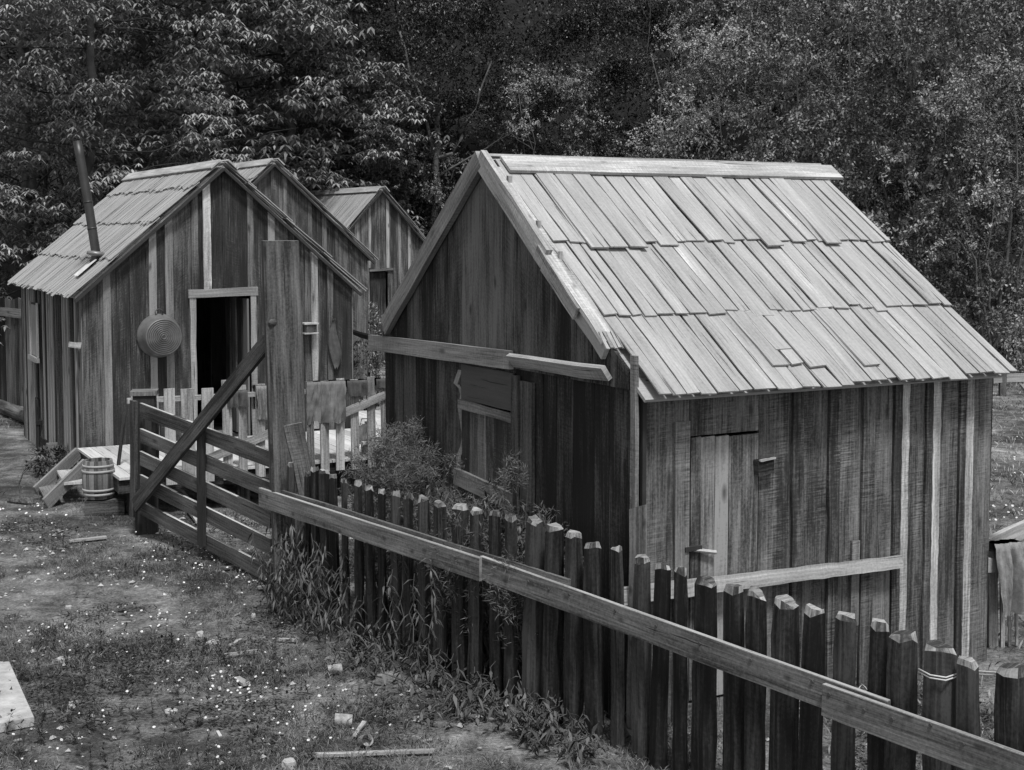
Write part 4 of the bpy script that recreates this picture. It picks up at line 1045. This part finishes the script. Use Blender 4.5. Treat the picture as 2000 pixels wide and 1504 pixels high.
# bare forked trunk seen over the gap
ft = empty('forked_tree', (0, 0, 0)); Yt = 39.8; m = MB(); rr = random.Random(3)
def wp_(px, py): return atY(px, py, Yt)
limb(m, wp_(850, 560), wp_(856, 190), .16, .07, .08, rr, 8); limb(m, wp_(848, 300), wp_(780, 60), .06, .03, .1, rr); limb(m, wp_(885, 300), wp_(960, 120), .06, .02, .1, rr)
limb(m, wp_(856, 345), wp_(990, 265), .04, .015, .1, rr); limb(m, wp_(850, 310), wp_(885, 300), .06, .06, .02, rr, 3); limb(m, wp_(845, 420), wp_(1040, 385), .02, .01, .15, rr)
m.build('trunk', M['barkpale'], ft, True); tag(ft, 'bare grey forked trunk standing over the farthest cabin roof', 'tree')
rs_ = np.random.RandomState(77); n = 6000; T = rs_.randint(0, 24, n)
cc = np.array([tuple(wp_(rr.uniform(740, 1020), rr.uniform(40, 420))+Vector((0, rr.uniform(-.5, .8), 0))) for _ in range(24)])
P = cc[T]+rs_.normal(size=(n, 3))*np.array([.4, .4, .22]); np_leaves(P, rs_.normal(size=(n, 3)), unit(rs_, n)*.6+np.array([0, 0, 1]), rs_.uniform(.06, .1, n), rs_.uniform(.03, .05, n), rs_.uniform(0, .8, n), 'crown', M['leafC'], ft)
# wood on the slope behind: nobody could count it
rs_ = np.random.RandomState(5); n = 110000
ncl = 900; cx = rs_.uniform(-24, 24, ncl); cy = rs_.uniform(41, 58, ncl); czz = np.interp(cy, [37, 43, 48, 54, 62], [0, 4, 8, 13, 19])+rs_.uniform(0, 4.5, ncl)
ci = rs_.randint(0, ncl, n); P = np.stack([cx[ci], cy[ci], czz[ci]], 1)+rs_.normal(size=(n, 3))*np.array([.8, .8, .5])
o = np_leaves(P, rs_.normal(size=(n, 3)), unit(rs_, n)*.6+np.array([0, 0, 1]), rs_.uniform(.1, .2, n), rs_.uniform(.06, .1, n), np.clip(rs_.uniform(-.2, .5, ncl)[ci]+rs_.uniform(0, .3, n), 0, 1), 'wood', M['leafC'])
tag(o, 'dense dark wood covering the slope behind the trees', 'wood', kind='stuff')

# shrub by cabin 3
def shrub(name, label, base, r, h, n, size, mat, seed, cat='shrub', stems=6):
    e = empty(name, base, 0); tag(e, label, cat); rr = random.Random(seed); rs_ = np.random.RandomState(seed); m = MB()
    for i in range(stems):
        a = rr.uniform(0, 6.28); limb(m, (0, 0, -.05), (math.cos(a)*r*.6, math.sin(a)*r*.6, h*rr.uniform(.6, .9)), .012, .004, .05, rr, 4)
    m.build('stem', M['bark'], e)
    d = unit(rs_, n); q_ = rs_.uniform(.2, 1, (n, 1))**.5; P = d*q_*np.array([r, r, h*.5])+np.array([0, 0, h*.52])
    P += .12*r*np.sin(P*9/r)
    np_leaves(P, d+rs_.normal(size=(n, 3))*.5, unit(rs_, n)*.5+np.array([0, 0, 1]), size*rs_.uniform(.6, 1.3, n), size*.45*rs_.uniform(.7, 1.2, n), rs_.uniform(0, 1, n), 'foliage', M[mat], e, .2); return e
P = atY(712, 640, 27.5); shrub('shrub', 'leafy shrub in the gap between cabins and near shed', (P.x, P.y, 0), .55, 1.75, 2600, .08, 'leafB', 3)
P = atY(715, 700, 24); shrub('shrub', 'lower dark shrub below the leafy one, behind the deck', (P.x, P.y, 0), .5, 1.35, 1800, .06, 'leafC', 4)
P = G(100, 925); shrub('shrub', 'clump of weeds at the foot of the steps by the crate', (P.x, P.y, 0), .3, .32, 900, .07, 'weed', 5, 'plant')
# dark lean-to boards in the gap
m = MB(); a = atY(682, 648, 22.5); b_ = atY(770, 672, 21.5); m.board(a, b_, (0, 1, -.2), .5, .03, .1); tag(m.build('plank', M['wall_dark']), 'dark board roof edge bridging cabin and near shed', 'plank')

# fennel beside gable wall: feathery
def fennel(name, label, base, r, h, nst, seed, n_per=560):
    e = empty(name, base, 0); tag(e, label, 'plant'); rr = random.Random(seed); rs_ = np.random.RandomState(seed); m = MB(); P, D = [], []
    for i in range(nst):
        a = rr.uniform(0, 6.28); q_ = r*math.sqrt(rr.random()); top = Vector((math.cos(a)*q_, math.sin(a)*q_, h*rr.uniform(.6, 1.0)*(1-.3*q_/r)))
        pts = limb(m, (top.x*.35, top.y*.35, -.02), top, .006, .002, .04, rr, 5)
        for b in range(9):
            p = pts[rr.randint(2, 5)]; aa = rr.uniform(0, 6.28); el = rr.uniform(.1, .9); br_ = Vector((math.cos(aa)*math.cos(el), math.sin(aa)*math.cos(el), math.sin(el)))*rr.uniform(.08, .2)
            k = rs_.uniform(0, 1, (n_per//9, 1)); P.append(np.array(p)+np.array(br_)*k+rs_.normal(size=(n_per//9, 3))*.022); D.append(np.array(br_)*3+rs_.normal(size=(n_per//9, 3))*.6)
    m.build('stem', M['weed'], e); P = np.concatenate(P); D = np.concatenate(D); n = len(P)
    np_leaves(P, D, unit(rs_, n), rs_.uniform(.03, .07, n), np.full(n, .005), rs_.uniform(.1, 1, n), 'foliage', M['needle'], e, .1)
def between(px, f):                   # ground point between fence and gable wall, f=0 at the fence
    a, _ = hit(px, 1100, FA, fd); pa = FA+fd*a; b, _ = hit(px, 1050, FL, -V); pb_ = FL-V*b
    return pa.lerp(pb_, f)
for (px, f, r, h, ns, lab) in ((825, .72, .55, 1.84, 95, 'tallest feathery fennel bush against the gable wall'), (925, .65, .5, 1.4, 50, 'feathery fennel right of the tallest one'),
                       (985, .6, .46, 1.6, 60, 'feathery fennel below the boarded window sill'), (765, .6, .42, 1.55, 60, 'feathery fennel at the left end beneath the deck corner'),
                       (1075, .6, .34, 1.35, 34, 'small feathery fennel towards the shed corner')):
    p = between(px, f); fennel('fennel_bush', lab, (p.x, p.y, 0), r, h, ns, int(px))
# leafy tall plants with drooping lance leaves
def lanceplant(base, h, nst, seed, label, r=.3, leaf=.095, name='leafy_plant', mat='weed', lw=.17):
    e = empty(name, base, 0); tag(e, label, 'plant'); rr = random.Random(seed); m = MB(); P, D, L, W_, T = [], [], [], [], []
    for i in range(nst):
        a = rr.uniform(0, 6.28); q_ = r*rr.random(); b0 = Vector((math.cos(a)*q_*.5, math.sin(a)*q_*.5, -.02)); hh = h*rr.uniform(.6, 1.05); top = Vector((math.cos(a)*q_*1.2, math.sin(a)*q_*1.2, hh))
        pts = limb(m, b0, top, .006, .003, .05, rr, 7)
        for k in range(int(hh*34)):
            t = rr.uniform(.12, 1)*7; i0 = min(6, int(t)); p = pts[i0].lerp(pts[i0+1], t-i0); aa = rr.uniform(0, 6.28); dr = rr.uniform(-1.1, .1)
            P.append(p); D.append((math.cos(aa), math.sin(aa), dr)); L.append(leaf*rr.uniform(.6, 1.2)); W_.append(leaf*lw*rr.uniform(.8, 1.2)); T.append(rr.random())
    m.build('stem', M['weed'], e); n = len(P); np_leaves(P, D, np.tile([0, 0, 1.0], (n, 1)), L, W_, T, 'leaves', M[mat], e, .7)
def fence_front(px, off):
    s_, _ = hit(px, 1200, FA, fd); return FA+fd*s_+fn*off
LB = [(590, .16, .75, 12, 'leafy plant growing at the foot of the tall post'), (625, .2, .8, 14, 'leafy plant second from the tall post, in front of the pickets'), (665, .2, .75, 12, 'leafy plant third along the fence front'), (700, .22, .55, 9, 'lower leafy plant fourth along the fence front'), (735, -.25, 1.0, 12, 'leafy plant pushing up behind the first gaps of the pickets'), (800, -.3, 1.3, 14, 'tall leafy plant behind the pickets at the fennel'), (850, -.3, 1.4, 16, 'tall leafy plant in front of the tallest fennel'), (905, -.25, 1.35, 14, 'tall leafy plant behind the pickets left of the window'), (960, -.25, 1.3, 14, 'tall leafy plant behind the pickets below the window'), (1010, -.25, 1.25, 12, 'tall leafy plant behind the pickets right of the window'), (790, .12, .8, 5, 'sparse stem with drooping leaves hanging over the fence front'), (870, .14, .9, 4, 'thin vine-like stem on the front of the pickets')]
for i, (px, off, h, ns, lab) in enumerate(LB):
    p = fence_front(px, off); lanceplant((p.x, p.y, 0), h, ns, 100+i, lab, .22)
for i, (px, off, lab) in enumerate(((960, .25, 'low spiky weed clump at the fence foot, centre'), (1040, .3, 'low spiky weed clump right of centre'), (1110, .28, 'low spiky weed clump before the shed corner'), (1190, .2, 'low spiky weed clump at the bottom edge below the corner plank'), (820, .35, 'low bending weed with pale drooping leaves'), (1000, .5, 'low spiky weed out in the grass near the bottom'), (900, .22, 'low weed clump at the fence foot left of centre'), (1075, .15, 'weed clump pressed against the pickets right of centre'), (1150, .35, 'weed clump spreading into the grass below the corner plank'), (760, .3, 'low weed clump at the fence foot below the gap in the pickets'))):
    p = fence_front(px, off); lanceplant((p.x, p.y, 0), .25, 16, 200+i, lab, .35, .085, lw=.28)

# grass, daisies, pebbles
def fbm(x, y, s_, o=3):
    return noise.fractal(Vector((x*s_, y*s_, 1.7)), 1.0, 2.0, o)
shed_c = FL - V*SW/2 + U*SLn/2
def inside(x, y):
    p = Vector((x, y, 0)); q_ = p-FL; a = q_.dot(-V); b = q_.dot(U)
    if -.02 < a < SW+.02 and -.02 < b < SLn+.02: return True
    q_ = p-CF; a = q_.dot(U); b = q_.dot(V)
    return -.1 < a < 5.4 and -2.4 < b < CL
rs_ = np.random.RandomState(9)
def scatter(n, x0, x1, y0_, y1_, dens):
    X = rs_.uniform(x0, x1, n); Y = rs_.uniform(y0_, y1_, n); keep = []
    for i in range(n):
        x, y = X[i], Y[i]
        if inside(x, y): continue
        if rs_.random_sample() < dens(x, y): keep.append((x, y, gz(x, y)))
    return np.array(keep)
def vis(x, y): return abs(x)/y < .41
P1 = scatter(260000, -5.6, 3.4, 7.4, 17, lambda x, y: (vis(x, y))*max(0, min(1, .34+2.0*fbm(x, y, .8)))*(1 if y < 11 else .55))
P2 = scatter(90000, 1.5, 15, 6, 36, lambda x, y: (.2 < x/y < .42)*max(.1, .6+.8*fbm(x, y, .5)))
P3 = scatter(30000, -11, -2, 15, 30, lambda x, y: (vis(x, y))*max(0, .3+1.0*fbm(x, y, .6)))
for nm, PP, hs, ws, lab in (('grass', P1, (.025, .085), .0045, 'short rough grass and weeds over the trodden yard'), ('grass', P2, (.04, .14), .012, 'long pale meadow grass beyond the near shed'), ('grass', P3, (.03, .1), .011, 'thin grass round the left cabins')):
    n = len(PP); D = rs_.normal(size=(n, 3))*.55; D[:, 2] = 1
    t = np.array([.5+.9*fbm(p[0], p[1], 1.7) for p in PP]); t = np.clip(t+rs_.uniform(-.35, .35, n), 0, 1)
    gm_ = M['meadow'] if PP is P2 else M['grass']
    hh = rs_.uniform(hs[0], hs[1], n)
    o = np_leaves(PP-np.array([0, 0, .004]), D, unit(rs_, n), hh, np.full(n, ws)*rs_.uniform(.6, 1.5, n), t, nm, gm_, None, .4); tag(o, lab, 'grass', kind='stuff')
PW = scatter(26000, -5.6, 3.2, 7.4, 15, lambda x, y: vis(x, y)*max(0, min(1, .12+2.2*fbm(x+20, y, .9))))
n = len(PW); k = 4; P = np.repeat(PW, k, axis=0)+rs_.normal(size=(n*k, 3))*np.array([.02, .02, 0])+np.array([0, 0, .01]); P[:, 2] += rs_.uniform(0, .05, n*k); D = rs_.normal(size=(n*k, 3)); D[:, 2] = rs_.uniform(0, .9, n*k)
o = np_leaves(P, D, np.tile([0, 0, 1.0], (n*k, 1)), rs_.uniform(.02, .065, n*k), rs_.uniform(.008, .022, n*k), rs_.uniform(0, 1, n*k), 'weeds', M['weed'], None, .3); tag(o, 'small broad-leaved weeds creeping over the yard', 'weeds', kind='stuff')
# tall thin weed stalks lower left
PW = scatter(300, -3.8, -.6, 7.6, 10.5, lambda x, y: vis(x, y)*(.9 if x/y < -.22 else .25)); ks = 26; n = len(PW)
st_d = rs_.normal(size=(n, 3))*.3; st_d[:, 2] = 1; hh = rs_.uniform(.12, .32, n)
kk = rs_.uniform(.1, 1, (n, ks, 1)); P = (PW[:, None, :]+st_d[:, None, :]*hh[:, None, None]*kk).reshape(-1, 3); D = rs_.normal(size=(n*ks, 3)); D[:, 2] = rs_.uniform(-.2, .8, n*ks)
P = np.concatenate([P, PW]); D = np.concatenate([D, st_d]); L = np.concatenate([rs_.uniform(.02, .05, n*ks), hh]); W_ = np.concatenate([rs_.uniform(.008, .018, n*ks), np.full(n, .004)])
o = np_leaves(P, D, np.tile([0, .3, 1.0], (len(P), 1)), L, W_, rs_.uniform(0, .7, len(P)), 'weed_stalks', M['weed'], None, .1); tag(o, 'thin dark weed stalks crowding the lower left of the yard', 'weeds', kind='stuff')
# tufts of longer grass
PT = scatter(2300, -5.6, 3.2, 7.4, 13.5, lambda x, y: vis(x, y)*max(.08, min(1, .3+1.6*fbm(x, y, .8)))); kb = 46; n = len(PT)
hh = rs_.uniform(.06, .17, n); P = np.repeat(PT, kb, axis=0)+rs_.normal(size=(n*kb, 3))*np.array([.03, .03, 0]); D = rs_.normal(size=(n*kb, 3))*.55; D[:, 2] = rs_.uniform(.5, 1.1, n*kb)
tt = np.repeat(rs_.uniform(.0, .8, n), kb)+rs_.uniform(-.1, .35, n*kb)
o = np_leaves(P, D, unit(rs_, n*kb), np.repeat(hh, kb)*rs_.uniform(.5, 1.2, n*kb), rs_.uniform(.003, .006, n*kb), np.clip(tt, 0, 1), 'grass_tufts', M['grass'], None, .7); tag(o, 'longer tufts of arching grass among the daisies', 'grass', kind='stuff')
# daisies
Q = []
for (px, py, n, sp) in ((440, 1350, 90, .22), (300, 1230, 55, .3), (420, 1080, 60, .5), (470, 1100, 60, .35), (60, 1010, 30, .3), (600, 1400, 40, .3), (250, 1110, 40, .5), (160, 1450, 25, .3), (450, 1430, 20, .2), (100, 1240, 25, .35), (1980, 900, 60, 1.2), (1960, 1010, 80, .5), (2000, 840, 60, 1.5), (500, 1140, 30, .3)):
    c = G(px, py)
    for i in range(int(n*.7)): Q.append((c.x+rs_.normal()*sp, c.y+rs_.normal()*sp*1.2))
for p in scatter(90, -5, 1, 8, 14, lambda x, y: vis(x, y)*.9): Q.append((p[0], p[1]))
P, D, N, L, W_, T = [], [], [], [], [], []
for (x, y) in Q:
    h = rs_.uniform(.03, .075); c = np.array([x, y, gz(x, y)+h]); s_ = rs_.uniform(.004, .010)*(1 if y < 14 else 1.5)
    tilt = rs_.normal(size=3)*.25; tilt[1] -= .45
    for k in range(7):
        a = 2*math.pi*k/7; d = np.array([math.cos(a), math.sin(a), -(tilt[0]*math.cos(a)+tilt[1]*math.sin(a))]); P.append(c); D.append(d); N.append((tilt[0], tilt[1], 1)); L.append(s_*1.25); W_.append(s_*.95); T.append(rs_.random_sample())
o = np_leaves(P, D, N, L, W_, T, 'daisies', M['petal'], None, 0); tag(o, 'little white daisies scattered in the yard grass', 'daisies', kind='stuff')
# pebbles and chips
PW = scatter(9000, -5.6, 2.5, 7.6, 17, lambda x, y: vis(x, y)*max(0, min(1, .25-1.0*fbm(x, y, .9)))); m = MB()
for p in PW:
    s_ = .004+.03*rs_.random_sample()**4; a = rs_.uniform(0, 3); c = Vector(p)+Vector((0, 0, s_*.3)); v = [Vector((math.cos(a+k*2.09)*s_*rs_.uniform(.7, 1.3), math.sin(a+k*2.09)*s_*rs_.uniform(.7, 1.3), 0)) for k in range(3)]
    b0 = len(m.v); m.v += [c+v[0], c+v[1], c+v[2], c+Vector((0, 0, s_*.7))]; t = rs_.random_sample()
    for f in ((0, 1, 3), (1, 2, 3), (2, 0, 3)): m.face(tuple(b0+i for i in f), [(0, 0)]*3, t)
o = m.build('pebbles', M['stone']); tag(o, 'pebbles and wood chips strewn over the bare yard earth', 'pebbles', kind='stuff')

PW = scatter(700, -5.4, 1.5, 7.6, 15, lambda x, y: vis(x, y)*.5); m = MB()
for p in PW:
    a = rs_.uniform(0, 6.28); L_ = rs_.uniform(.02, .09); c = Vector(p)+Vector((0, 0, .012)); d = Vector((math.cos(a), math.sin(a), rs_.uniform(-.1, .1)))
    m.board(c, c+d*L_, d.cross(Vector((0, 0, 1))), rs_.uniform(.008, .022), .006, rs_.random_sample(), seg=1, wav=.002)
o = m.build('wood_chips', M['railpale']); tag(o, 'weathered splinters and wood chips strewn in the yard', 'wood chips', kind='stuff')

# ------------------------------------------------------------------ light
w = bpy.data.worlds.new('World'); S.world = w; w.use_nodes = True; nt = w.node_tree; nt.nodes.clear()
sky = nt.nodes.new('ShaderNodeTexSky'); sky.sky_type = 'NISHITA'; sky.sun_disc = False
EL, AZ = R(63), R(163)               # azimuth measured clockwise from +Y
sky.sun_elevation = EL; sky.sun_rotation = AZ
bw = nt.nodes.new('ShaderNodeRGBToBW'); bg = nt.nodes.new('ShaderNodeBackground'); out = nt.nodes.new('ShaderNodeOutputWorld')
nt.links.new(sky.outputs[0], bw.inputs[0]); nt.links.new(bw.outputs[0], bg.inputs[0]); nt.links.new(bg.outputs[0], out.inputs[0]); bg.inputs[1].default_value = .12
sd = bpy.data.lights.new('sun', 'SUN'); so = bpy.data.objects.new('sun', sd); COL.objects.link(so)
sd.energy = 2.4; sd.angle = R(9); sd.color = (1, 1, 1)
dirv = Vector((math.sin(AZ)*math.cos(EL), math.cos(AZ)*math.cos(EL), math.sin(EL)))
so.rotation_euler = dirv.to_track_quat('Z', 'Y').to_euler(); so.location = (0, 0, 20)
S.view_settings.view_transform = 'Standard'; S.view_settings.look = 'None'; S.view_settings.exposure = .75; S.view_settings.gamma = 1
